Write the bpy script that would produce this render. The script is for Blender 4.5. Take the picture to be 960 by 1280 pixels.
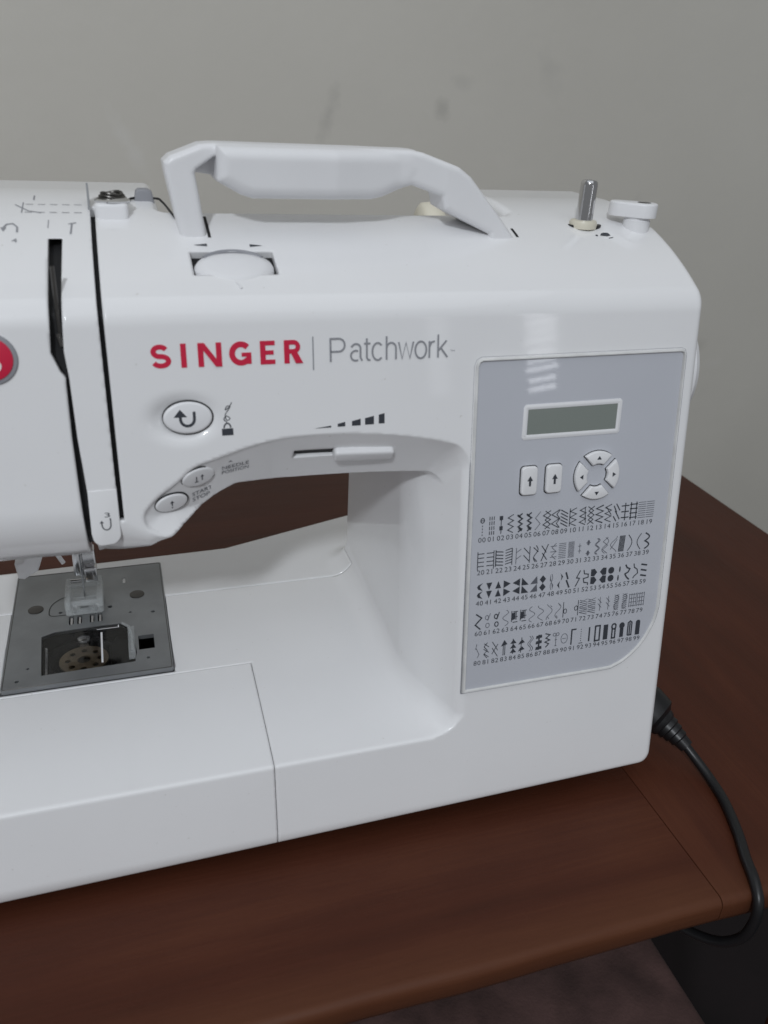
import bpy, math, random
import numpy as np
from mathutils import Matrix, Vector
random.seed(4)
for o in list(bpy.data.objects): bpy.data.objects.remove(o)
scene = bpy.context.scene
COL = scene.collection
PI = math.pi

# ------------------------------------------------------------------ camera
cam_d = bpy.data.cameras.new('camera'); cam = bpy.data.objects.new('camera', cam_d); COL.objects.link(cam)
fwd = Vector((0.2841, 0.8425, -0.4577)).normalized()
rgt = Vector((0.9542, -0.2949, 0.0494)); rgt = (rgt - fwd * rgt.dot(fwd)).normalized()
upv = rgt.cross(fwd)
cam.matrix_world = Matrix(((rgt.x, upv.x, -fwd.x, 0.0), (rgt.y, upv.y, -fwd.y, -0.2463), (rgt.z, upv.z, -fwd.z, 0.2994), (0, 0, 0, 1)))
cam_d.sensor_fit = 'VERTICAL'; cam_d.sensor_height = 24.0; cam_d.lens = 24.0 * 1020 / 1280
cam_d.clip_start = 0.01; cam_d.clip_end = 60
cam_d.dof.use_dof = True; cam_d.dof.focus_distance = 0.40; cam_d.dof.aperture_fstop = 9.0
scene.camera = cam

# ------------------------------------------------------------------ light
world = bpy.data.worlds.new('World'); scene.world = world; world.use_nodes = True
bg = world.node_tree.nodes['Background']; bg.inputs[0].default_value = (0.95, 0.972, 1.0, 1); bg.inputs[1].default_value = 0.205

def area(name, loc, target, sx, sy, power, color=(1, 1, 1)):
    d = bpy.data.lights.new(name, 'AREA'); d.shape = 'RECTANGLE'; d.size = sx; d.size_y = sy; d.energy = power; d.color = color
    o = bpy.data.objects.new(name, d); COL.objects.link(o); o.location = loc
    o.rotation_euler = (Vector(target) - Vector(loc)).to_track_quat('-Z', 'Y').to_euler()
    return o
area('window_light', (-0.80, -1.75, 1.62), (0.06, 0.05, 0.1), 0.15, 0.18, 23.5, (0.905, 0.95, 1.0))
# gap of the blind on the far right, seen mirrored in the glossy front
for k in range(20):
    zc = 0.160 + k * 0.028 + random.uniform(-.003, .003)
    o = area('blind_gap_light', (1.20, -1.93, zc), (0.155, 0.035, 0.22), 0.092 + random.uniform(-.012, .008), 0.0145, 0.026 * random.uniform(.7, 1.1), (0.93, 0.95, 1.0)); o.rotation_euler.rotate_axis('Z', math.radians(9))
area('curtain_gap_light', (0.90, -2.02, 0.40), (0.11, 0.035, 0.22), 0.06, 0.5, 0.10, (0.93, 0.95, 1.0))
area('ceiling_bounce_light', (0.0, -1.0, 2.5), (0.1, -0.1, 0.0), 3.0, 2.6, 16, (0.905, 0.95, 1.0))
scene.view_settings.view_transform = 'Standard'; scene.view_settings.look = 'None'
scene.view_settings.exposure = 0.0; scene.view_settings.gamma = 1.0; scene.view_settings.use_curve_mapping = False
scene.render.engine = 'CYCLES'

# ------------------------------------------------------------------ materials
def mat(name, color, rough=0.5, metal=0.0, coat=0.0, trans=0.0, ior=1.46, emis=None, var=0.0, vscale=30.0, bump=0.0, bscale=400.0, rvar=0.0, spec=0.5, crough=.055):
    m = bpy.data.materials.new(name); m.use_nodes = True
    nt = m.node_tree; b = nt.nodes['Principled BSDF']
    b.inputs['Base Color'].default_value = (*color, 1); b.inputs['Roughness'].default_value = rough
    b.inputs['Metallic'].default_value = metal; b.inputs['IOR'].default_value = ior
    b.inputs['Coat Weight'].default_value = coat; b.inputs['Transmission Weight'].default_value = trans
    b.inputs['Specular IOR Level'].default_value = spec; b.inputs['Coat Roughness'].default_value = crough
    if var or rvar or bump:
        tc = nt.nodes.new('ShaderNodeTexCoord')
    if var:
        n = nt.nodes.new('ShaderNodeTexNoise'); n.inputs['Scale'].default_value = vscale; n.inputs['Detail'].default_value = 6
        nt.links.new(tc.outputs['Object'], n.inputs['Vector'])
        r = nt.nodes.new('ShaderNodeValToRGB'); e = r.color_ramp.elements
        e[0].position = .3; e[1].position = .7
        e[0].color = (*[c * (1 - var) for c in color], 1); e[1].color = (*[min(1, c * (1 + var)) for c in color], 1)
        nt.links.new(n.outputs['Fac'], r.inputs['Fac']); nt.links.new(r.outputs['Color'], b.inputs['Base Color'])
    if rvar:
        n = nt.nodes.new('ShaderNodeTexNoise'); n.inputs['Scale'].default_value = 22; n.inputs['Detail'].default_value = 8
        nt.links.new(tc.outputs['Object'], n.inputs['Vector'])
        mr = nt.nodes.new('ShaderNodeMapRange'); mr.inputs['From Min'].default_value = .3; mr.inputs['From Max'].default_value = .7
        mr.inputs['To Min'].default_value = rough - rvar; mr.inputs['To Max'].default_value = rough + rvar
        nt.links.new(n.outputs['Fac'], mr.inputs['Value']); nt.links.new(mr.outputs['Result'], b.inputs['Roughness'])
    if bump:
        n = nt.nodes.new('ShaderNodeTexNoise'); n.inputs['Scale'].default_value = bscale; n.inputs['Detail'].default_value = 3
        nt.links.new(tc.outputs['Object'], n.inputs['Vector'])
        bp = nt.nodes.new('ShaderNodeBump'); bp.inputs['Strength'].default_value = bump; bp.inputs['Distance'].default_value = .0005
        nt.links.new(n.outputs['Fac'], bp.inputs['Height']); nt.links.new(bp.outputs['Normal'], b.inputs['Normal'])
    return m

M = {}
M['white'] = mat('white_plastic', (.87, .87, .88), .30, var=.018, vscale=14, rvar=.015, coat=.75, spec=.25, bump=.03, bscale=1300)
def dust(m):
    nt = m.node_tree; b = nt.nodes['Principled BSDF']; src = b.inputs['Base Color'].links[0].from_socket
    tc = nt.nodes.new('ShaderNodeTexCoord'); n = nt.nodes.new('ShaderNodeTexNoise'); n.inputs['Scale'].default_value = 420; n.inputs['Detail'].default_value = 2
    nt.links.new(tc.outputs['Object'], n.inputs['Vector'])
    q = nt.nodes.new('ShaderNodeMapRange'); q.inputs['From Min'].default_value = .735; q.inputs['From Max'].default_value = .80; q.inputs['To Max'].default_value = .30
    nt.links.new(n.outputs['Fac'], q.inputs['Value'])
    x = nt.nodes.new('ShaderNodeMix'); x.data_type = 'RGBA'; x.inputs[7].default_value = (.40, .37, .31, 1)
    nt.links.new(q.outputs['Result'], x.inputs[0]); nt.links.new(src, x.inputs[6]); nt.links.new(x.outputs[2], b.inputs['Base Color'])
dust(M['white'])
M['white2'] = mat('white_plastic_matt', (.84, .84, .855), .36, var=.02, vscale=40, rvar=.05)
M['rim'] = mat('aged_white_rim', (.74, .74, .73), .32, var=.10, vscale=120)
M['cream'] = mat('cream_plastic', (.74, .70, .58), .4)
M['panel'] = mat('grey_blue_panel', (.56, .575, .625), .25, var=.015, vscale=20, rvar=.02, coat=.9, spec=.25, crough=.03)
M['black'] = mat('black_plastic', (.012, .012, .013), .45)
M['void'] = mat('dark_interior', (.006, .006, .007), .7)
M['ink'] = mat('black_ink', (.045, .05, .062), .5)
M['ink2'] = mat('faded_ink', (.12, .125, .15), .5)
M['grey'] = mat('grey_ink', (.30, .305, .33), .5)
M['pale_grey'] = mat('pale_grey_ink', (.36, .365, .39), .5)
M['red'] = mat('red_ink', (.64, .016, .06), .4)
M['lcd'] = mat('lcd_glass', (.235, .262, .240), .10)
M['steel'] = mat('steel', (.27, .28, .29), .38, metal=.6, var=.10, vscale=60, rvar=.08, bump=.12, bscale=900)
M['chrome'] = mat('chrome', (.62, .62, .63), .13, metal=1)
M['dark_metal'] = mat('dark_metal', (.10, .095, .09), .35, metal=.8)
M['brass'] = mat('bobbin_metal', (.30, .24, .17), .35, metal=.85, var=.2, vscale=200)
M['clear'] = mat('clear_plastic', (.95, .97, .97), .05, trans=1.0, ior=1.18)
def clear_plastic():
    m = mat('clear_plastic', (.80, .84, .85), .08)
    m.node_tree.nodes['Principled BSDF'].inputs['Alpha'].default_value = .24
    return m
M['clear'] = clear_plastic()
M['smoke'] = mat('smoky_clear_plastic', (.72, .72, .72), .05, trans=1.0, ior=1.25)
M['cable'] = mat('black_rubber', (.010, .010, .011), .38)

def wood(name, along_y=False, seed=0.0):
    m = bpy.data.materials.new(name); m.use_nodes = True; nt = m.node_tree; b = nt.nodes['Principled BSDF']
    tc = nt.nodes.new('ShaderNodeTexCoord'); mp = nt.nodes.new('ShaderNodeMapping')
    mp.inputs['Scale'].default_value = (14, 1.1, 14) if along_y else (1.1, 14, 14)
    mp.inputs['Location'].default_value = (seed, seed * 1.7, 0)
    nt.links.new(tc.outputs['Object'], mp.inputs['Vector'])
    n1 = nt.nodes.new('ShaderNodeTexNoise'); n1.inputs['Scale'].default_value = 2.2; n1.inputs['Detail'].default_value = 9; n1.inputs['Roughness'].default_value = .62; n1.inputs['Distortion'].default_value = .5
    nt.links.new(mp.outputs['Vector'], n1.inputs['Vector'])
    n2 = nt.nodes.new('ShaderNodeTexNoise'); n2.inputs['Scale'].default_value = 11; n2.inputs['Detail'].default_value = 5
    nt.links.new(mp.outputs['Vector'], n2.inputs['Vector'])
    n3 = nt.nodes.new('ShaderNodeTexNoise'); n3.inputs['Scale'].default_value = 7; n3.inputs['Detail'].default_value = 4
    nt.links.new(tc.outputs['Object'], n3.inputs['Vector'])
    r = nt.nodes.new('ShaderNodeValToRGB'); e = r.color_ramp.elements
    e[0].position = .30; e[0].color = (.040, .0125, .0060, 1); e[1].position = .70; e[1].color = (.112, .0355, .0165, 1)
    x = e.new(.52); x.color = (.073, .0205, .0100, 1)
    mp3 = nt.nodes.new('ShaderNodeMapping'); mp3.inputs['Scale'].default_value = (260, 9, 260) if along_y else (9, 260, 260); nt.links.new(tc.outputs['Object'], mp3.inputs['Vector'])
    n4 = nt.nodes.new('ShaderNodeTexNoise'); n4.inputs['Scale'].default_value = 2.4; n4.inputs['Detail'].default_value = 6; n4.inputs['Roughness'].default_value = .7; nt.links.new(mp3.outputs['Vector'], n4.inputs['Vector'])
    mx = nt.nodes.new('ShaderNodeMix'); mx.data_type = 'FLOAT'; mx.inputs['Factor'].default_value = .25
    nt.links.new(n1.outputs['Fac'], mx.inputs[2]); nt.links.new(n4.outputs['Fac'], mx.inputs[3])
    mx2 = nt.nodes.new('ShaderNodeMix'); mx2.data_type = 'FLOAT'; mx2.inputs['Factor'].default_value = .30
    nt.links.new(mx.outputs[0], mx2.inputs[2]); nt.links.new(n3.outputs['Fac'], mx2.inputs[3])
    nt.links.new(mx2.outputs[0], r.inputs['Fac'])
    # worn, paler wood near the front edge of the top
    sp = nt.nodes.new('ShaderNodeSeparateXYZ'); nt.links.new(tc.outputs['Object'], sp.inputs[0])
    mr = nt.nodes.new('ShaderNodeMapRange'); mr.inputs['From Min'].default_value = -.050; mr.inputs['From Max'].default_value = -.082
    nt.links.new(sp.outputs['Y'], mr.inputs['Value'])
    mu = nt.nodes.new('ShaderNodeMath'); mu.operation = 'MULTIPLY'; nt.links.new(mr.outputs['Result'], mu.inputs[0]); nt.links.new(n3.outputs['Fac'], mu.inputs[1])
    wc = nt.nodes.new('ShaderNodeMix'); wc.data_type = 'RGBA'; wc.inputs[7].default_value = (.135, .056, .026, 1)
    nt.links.new(mu.outputs[0], wc.inputs[0]); nt.links.new(r.outputs['Color'], wc.inputs[6])
    nt.links.new(wc.outputs[2], b.inputs['Base Color'])
    rr = nt.nodes.new('ShaderNodeMapRange'); rr.inputs['To Min'].default_value = .38; rr.inputs['To Max'].default_value = .62
    nt.links.new(n4.outputs['Fac'], rr.inputs['Value']); nt.links.new(rr.outputs['Result'], b.inputs['Roughness'])
    b.inputs['Specular IOR Level'].default_value = .22
    bp = nt.nodes.new('ShaderNodeBump'); bp.inputs['Strength'].default_value = .25; bp.inputs['Distance'].default_value = .0006
    nt.links.new(n4.outputs['Fac'], bp.inputs['Height']); nt.links.new(bp.outputs['Normal'], b.inputs['Normal'])
    return m
M['wood'] = wood('red_brown_wood'); M['wood_end'] = wood('red_brown_wood_crosswise', True, 3.3)

def wall_mat():
    m = bpy.data.materials.new('grey_wall_paint'); m.use_nodes = True; nt = m.node_tree; b = nt.nodes['Principled BSDF']
    tc = nt.nodes.new('ShaderNodeTexCoord')
    def noise(s, d, sc=(1, 1, 1)):
        mp = nt.nodes.new('ShaderNodeMapping'); mp.inputs['Scale'].default_value = sc; nt.links.new(tc.outputs['Object'], mp.inputs['Vector'])
        n = nt.nodes.new('ShaderNodeTexNoise'); n.inputs['Scale'].default_value = s; n.inputs['Detail'].default_value = d
        nt.links.new(mp.outputs['Vector'], n.inputs['Vector']); return n
    n1 = noise(3.0, 5); n2 = noise(70, 6); n3 = noise(11, 3, (1.0, 1, 1.6))
    r = nt.nodes.new('ShaderNodeValToRGB'); e = r.color_ramp.elements
    e[0].position = .3; e[0].color = (.605, .582, .525, 1); e[1].position = .7; e[1].color = (.665, .642, .582, 1)
    nt.links.new(n1.outputs['Fac'], r.inputs['Fac'])
    # scuffs: sparse darker and paler marks
    def scuff(src, lo, hi, col, prev):
        q = nt.nodes.new('ShaderNodeMapRange'); q.inputs['From Min'].default_value = lo; q.inputs['From Max'].default_value = hi
        q.inputs['To Max'].default_value = .45
        nt.links.new(src.outputs['Fac'], q.inputs['Value'])
        x = nt.nodes.new('ShaderNodeMix'); x.data_type = 'RGBA'; x.inputs[7].default_value = (*col, 1)
        nt.links.new(q.outputs['Result'], x.inputs[0]); nt.links.new(prev, x.inputs[6]); return x.outputs[2]
    o = r.outputs['Color']
    # single scuffs and stains on the paint: centre x, z, half width, half height, lean, colour
    nw = noise(60, 4)
    for (sx, sz, hw, hh, lean, col, amt) in ((.208, .279, .006, .020, .35, (.36, .35, .32), .5), (.322, .287, .008, .008, 0, (.33, .32, .29), .55), (.343, .312, .010, .006, -.4, (.42, .41, .38), .35), (.02, .245, .007, .022, -.5, (.74, .73, .70), .5), (.438, .325, .010, .020, -.3, (.45, .44, .41), .35), (.681, .036, .020, .010, .2, (.40, .38, .34), .45), (.72, .01, .012, .006, .2, (.70, .68, .64), .4), (.56, .19, .006, .014, .3, (.44, .43, .40), .4)):
        sp = nt.nodes.new('ShaderNodeSeparateXYZ'); nt.links.new(tc.outputs['Object'], sp.inputs[0])
        def mth(op, a, b=None):
            k = nt.nodes.new('ShaderNodeMath'); k.operation = op
            for i, q in enumerate((a, b)):
                if q is None: continue
                if isinstance(q, (int, float)): k.inputs[i].default_value = q
                else: nt.links.new(q, k.inputs[i])
            return k.outputs[0]
        dx = mth('SUBTRACT', sp.outputs['X'], sx); dz = mth('SUBTRACT', sp.outputs['Z'], sz)
        dx = mth('ADD', dx, mth('MULTIPLY', dz, -lean))
        rr = mth('ADD', mth('POWER', mth('DIVIDE', dx, hw), 2.0), mth('POWER', mth('DIVIDE', dz, hh), 2.0))
        rr = mth('ADD', mth('SQRT', rr), mth('MULTIPLY', mth('SUBTRACT', nw.outputs['Fac'], .5), 3.0))
        q = nt.nodes.new('ShaderNodeMapRange'); q.inputs['From Min'].default_value = 1.5; q.inputs['From Max'].default_value = .2; q.inputs['To Max'].default_value = amt * .62
        nt.links.new(rr, q.inputs['Value'])
        x = nt.nodes.new('ShaderNodeMix'); x.data_type = 'RGBA'; x.inputs[7].default_value = (*col, 1)
        nt.links.new(q.outputs['Result'], x.inputs[0]); nt.links.new(o, x.inputs[6]); o = x.outputs[2]
    nt.links.new(o, b.inputs['Base Color']); b.inputs['Roughness'].default_value = .55
    bp = nt.nodes.new('ShaderNodeBump'); bp.inputs['Strength'].default_value = .14; bp.inputs['Distance'].default_value = .002
    nt.links.new(n2.outputs['Fac'], bp.inputs['Height']); nt.links.new(bp.outputs['Normal'], b.inputs['Normal'])
    return m
M['wall'] = wall_mat()
M['floor'] = mat('dark_floor', (.008, .004, .005), .8, var=.3, vscale=12)
M['fabric'] = mat('purple_brown_fabric', (.085, .047, .043), .9, var=.35, vscale=45, bump=.6, bscale=500)

# ------------------------------------------------------------------ helpers
def new_mesh(name, verts, faces, m, smooth=None):
    me = bpy.data.meshes.new(name); me.from_pydata([tuple(v) for v in verts], [], faces)
    me.validate(); me.update()
    if m: me.materials.append(m)
    if smooth is not None:
        me.shade_smooth(); me.set_sharp_from_angle(angle=math.radians(smooth))
    return me
def link(name, me, parent=None):
    o = bpy.data.objects.new(name, me); COL.objects.link(o)
    if parent:
        o.parent = parent
        if parent.parent is None: o.matrix_parent_inverse = Matrix.Translation(-parent.location)
    return o
def thing(name, label, cat, loc=(0, 0, 0), group=None):
    o = bpy.data.objects.new(name, None); COL.objects.link(o); o.location = loc; o.empty_display_size = .02
    o['label'] = label; o['category'] = cat
    if group: o['group'] = group
    return o

TILT = math.radians(9.5); S, CO = math.sin(TILT), math.cos(TILT)
FM = np.array(((1, 0, 0), (0, S, CO), (0, -CO, S)))          # rows: u, v (up the face), w (outward)
F0 = np.array((0, 0, .012))
def fw(P):                                                    # front-face coordinates -> world
    return F0 + np.asarray(P, float) @ FM
def frame_at(origin, xdir, ydir):                             # local -> world
    x = np.array(xdir, float); x /= np.linalg.norm(x); y = np.array(ydir, float); y -= x * (x @ y); y /= np.linalg.norm(y)
    R = np.array((x, y, np.cross(x, y))); o = np.array(origin, float)
    return lambda P: o + np.asarray(P, float) @ R
ident = lambda P: np.asarray(P, float)

def area2(p): return .5 * sum(p[i][0] * p[(i + 1) % len(p)][1] - p[(i + 1) % len(p)][0] * p[i][1] for i in range(len(p)))
def offset_poly(p, d):                                        # >0 shrinks a ccw polygon
    n = len(p); out = []
    for i in range(n):
        a, b, c = np.array(p[i - 1]), np.array(p[i]), np.array(p[(i + 1) % n])
        e1 = (b - a) / (np.linalg.norm(b - a) + 1e-12); e2 = (c - b) / (np.linalg.norm(c - b) + 1e-12)
        n1 = np.array((-e1[1], e1[0])); n2 = np.array((-e2[1], e2[0]))
        k = n1 + n2; k = k / max(.25, 1 + n1 @ n2); out.append(tuple(b + k * d))
    return out
def prism(poly, w0, w1, bev=0.0, tf=ident, steps=3):          # closed prism, rounded rim at w1
    if area2(poly) < 0: poly = poly[::-1]
    n = len(poly); V = []; Fc = []
    rings = [(0, w0)]
    if bev > 0:
        for k in range(steps + 1):
            a = k / steps * PI / 2; rings.append((bev * (1 - math.cos(a)), w1 - bev + bev * math.sin(a)))
    else: rings.append((0, w1))
    for d, w in rings:
        for q in (offset_poly(poly, d) if d else poly): V.append((q[0], q[1], w))
    for r in range(len(rings) - 1):
        for i in range(n):
            j = (i + 1) % n; Fc.append((r * n + i, r * n + j, (r + 1) * n + j, (r + 1) * n + i))
    Fc.append(tuple(range(n))[::-1]); Fc.append(tuple((len(rings) - 1) * n + i for i in range(n)))
    return tf(V), Fc
def merge(parts):
    V = []; Fc = []
    for v, f in parts:
        k = len(V); V += [tuple(q) for q in v]; Fc += [tuple(i + k for i in g) for g in f]
    return V, Fc
def ring_prism(poly, din, dout, w0, w1, tf=ident):            # a raised bead along a closed outline
    if area2(poly) < 0: poly = poly[::-1]
    n = len(poly); m = (w0 + w1) / 2; V = []
    prof = [(dout, w0), (dout, m), ((dout * .6 + din * .4), w1), ((dout * .4 + din * .6), w1), (din, m), (din, w0)]
    for d, w in prof:
        for q in offset_poly(poly, d): V.append((q[0], q[1], w))
    Fc = []
    for r in range(len(prof)):
        r2 = (r + 1) % len(prof)
        for i in range(n):
            j = (i + 1) % n; Fc.append((r * n + i, r * n + j, r2 * n + j, r2 * n + i))
    return tf(V), [f[::-1] for f in Fc] if False else Fc
def round_rect(x0, x1, y0, y1, r, k=5):
    P = []
    for cx, cy, a0 in ((x1 - r, y0 + r, -90), (x1 - r, y1 - r, 0), (x0 + r, y1 - r, 90), (x0 + r, y0 + r, 180)):
        for i in range(k + 1):
            a = math.radians(a0 + 90 * i / k); P.append((cx + r * math.cos(a), cy + r * math.sin(a)))
    return P
def ellipse(cx, cy, rx, ry, n=36): return [(cx + rx * math.cos(2 * PI * i / n), cy + ry * math.sin(2 * PI * i / n)) for i in range(n)]
def ribbon(pts, wd, w=0.0, tf=ident, closed=False):           # flat printed stroke
    pts = [np.array(p, float) for p in pts]; n = len(pts); L = []; R = []
    for i in range(n):
        if closed: a, c = pts[i - 1], pts[(i + 1) % n]
        else: a, c = pts[max(0, i - 1)], pts[min(n - 1, i + 1)]
        b = pts[i]
        e1 = b - a; e2 = c - b
        if np.linalg.norm(e1) < 1e-9: e1 = e2
        if np.linalg.norm(e2) < 1e-9: e2 = e1
        e1 = e1 / np.linalg.norm(e1); e2 = e2 / np.linalg.norm(e2)
        n1 = np.array((-e1[1], e1[0])); n2 = np.array((-e2[1], e2[0])); k = (n1 + n2) / max(.35, 1 + n1 @ n2)
        L.append(b + k * wd / 2); R.append(b - k * wd / 2)
    V = [(*p, w) for p in R] + [(*p, w) for p in L]
    Fc = [(i, i + 1, n + i + 1, n + i) for i in range(n - 1)]
    if closed: Fc.append((n - 1, 0, n, 2 * n - 1))
    return tf(V), Fc
def flat(poly, w=0.0, tf=ident):
    if area2(poly) < 0: poly = poly[::-1]
    return tf([(p[0], p[1], w) for p in poly]), [tuple(range(len(poly)))]
def tube(path, rad, n=12, cap=True):
    P = [Vector(p) for p in path]; V = []; Fc = []; up = Vector((0, 0, 1)); prev = None
    for i, p in enumerate(P):
        d = (P[min(i + 1, len(P) - 1)] - P[max(i - 1, 0)]).normalized()
        if prev is None: s = d.cross(up if abs(d.z) < .9 else Vector((1, 0, 0))).normalized()
        else: s = (prev - d * prev.dot(d)).normalized()
        prev = s; t = d.cross(s); r = rad[i] if isinstance(rad, (list, tuple)) else rad
        for k in range(n):
            a = 2 * PI * k / n; V.append(tuple(p + s * (r * math.cos(a)) + t * (r * math.sin(a))))
    for i in range(len(P) - 1):
        for k in range(n):
            j = (k + 1) % n; Fc.append((i * n + k, i * n + j, (i + 1) * n + j, (i + 1) * n + k))
    if cap: Fc.append(tuple(range(n))[::-1]); Fc.append(tuple((len(P) - 1) * n + k for k in range(n)))
    return V, Fc
def lathe(profile, n=32, tf=ident):                            # (r, h) about local z
    V = []; Fc = []
    for r, h in profile:
        for k in range(n): V.append((r * math.cos(2 * PI * k / n), r * math.sin(2 * PI * k / n), h))
    for i in range(len(profile) - 1):
        for k in range(n):
            j = (k + 1) % n; Fc.append((i * n + k, i * n + j, (i + 1) * n + j, (i + 1) * n + k))
    Fc.append(tuple(range(n))[::-1]); Fc.append(tuple((len(profile) - 1) * n + k for k in range(n)))
    return tf(V), Fc
def spline(pts, k=10):
    pts = [np.array(p, float) for p in pts]; P = [2 * pts[0] - pts[1]] + pts + [2 * pts[-1] - pts[-2]]; out = []
    for i in range(1, len(P) - 2):
        for j in range(k):
            t = j / k; a, b, c, d = P[i - 1], P[i], P[i + 1], P[i + 2]
            out.append(.5 * ((2 * b) + (c - a) * t + (2 * a - 5 * b + 4 * c - d) * t * t + (3 * b - a - 3 * c + d) * t ** 3))
    out.append(P[-2]); return out
def part(name, vf, m, parent, smooth=35): return link(name, new_mesh(name, vf[0], vf[1], m, smooth), parent)
def box(x0, x1, y0, y1, z0, z1, bev=.001, tf=ident):
    return prism(round_rect(x0, x1, y0, y1, max(bev, 1e-5), 3), z0, z1, bev, tf)
_txt = {}
def text_mesh(s, offset=0.0):                                  # flat glyphs, height of a capital about .7
    k = (s, offset)
    if k not in _txt:
        c = bpy.data.curves.new('txt', 'FONT'); c.body = s; c.size = 1; c.offset = offset; c.resolution_u = 4; c.fill_mode = 'FRONT'
        o = bpy.data.objects.new('txt', c); COL.objects.link(o)
        me = bpy.data.meshes.new_from_object(o)
        V = np.array([v.co[:] for v in me.vertices]); Fc = [tuple(p.vertices) for p in me.polygons]
        bpy.data.objects.remove(o); bpy.data.curves.remove(c); bpy.data.meshes.remove(me)
        _txt[k] = (V, Fc)
    return _txt[k]
def text(s, x0, x1, y0, y1, w, tf, offset=0.0):                # stretched into a box
    V, Fc = text_mesh(s, offset); a = V.min(0); b = V.max(0)
    Q = np.zeros_like(V); Q[:, 0] = x0 + (V[:, 0] - a[0]) / (b[0] - a[0]) * (x1 - x0)
    Q[:, 1] = y0 + (V[:, 1] - a[1]) / (b[1] - a[1]) * (y1 - y0); Q[:, 2] = w
    return tf(Q), Fc

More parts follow.
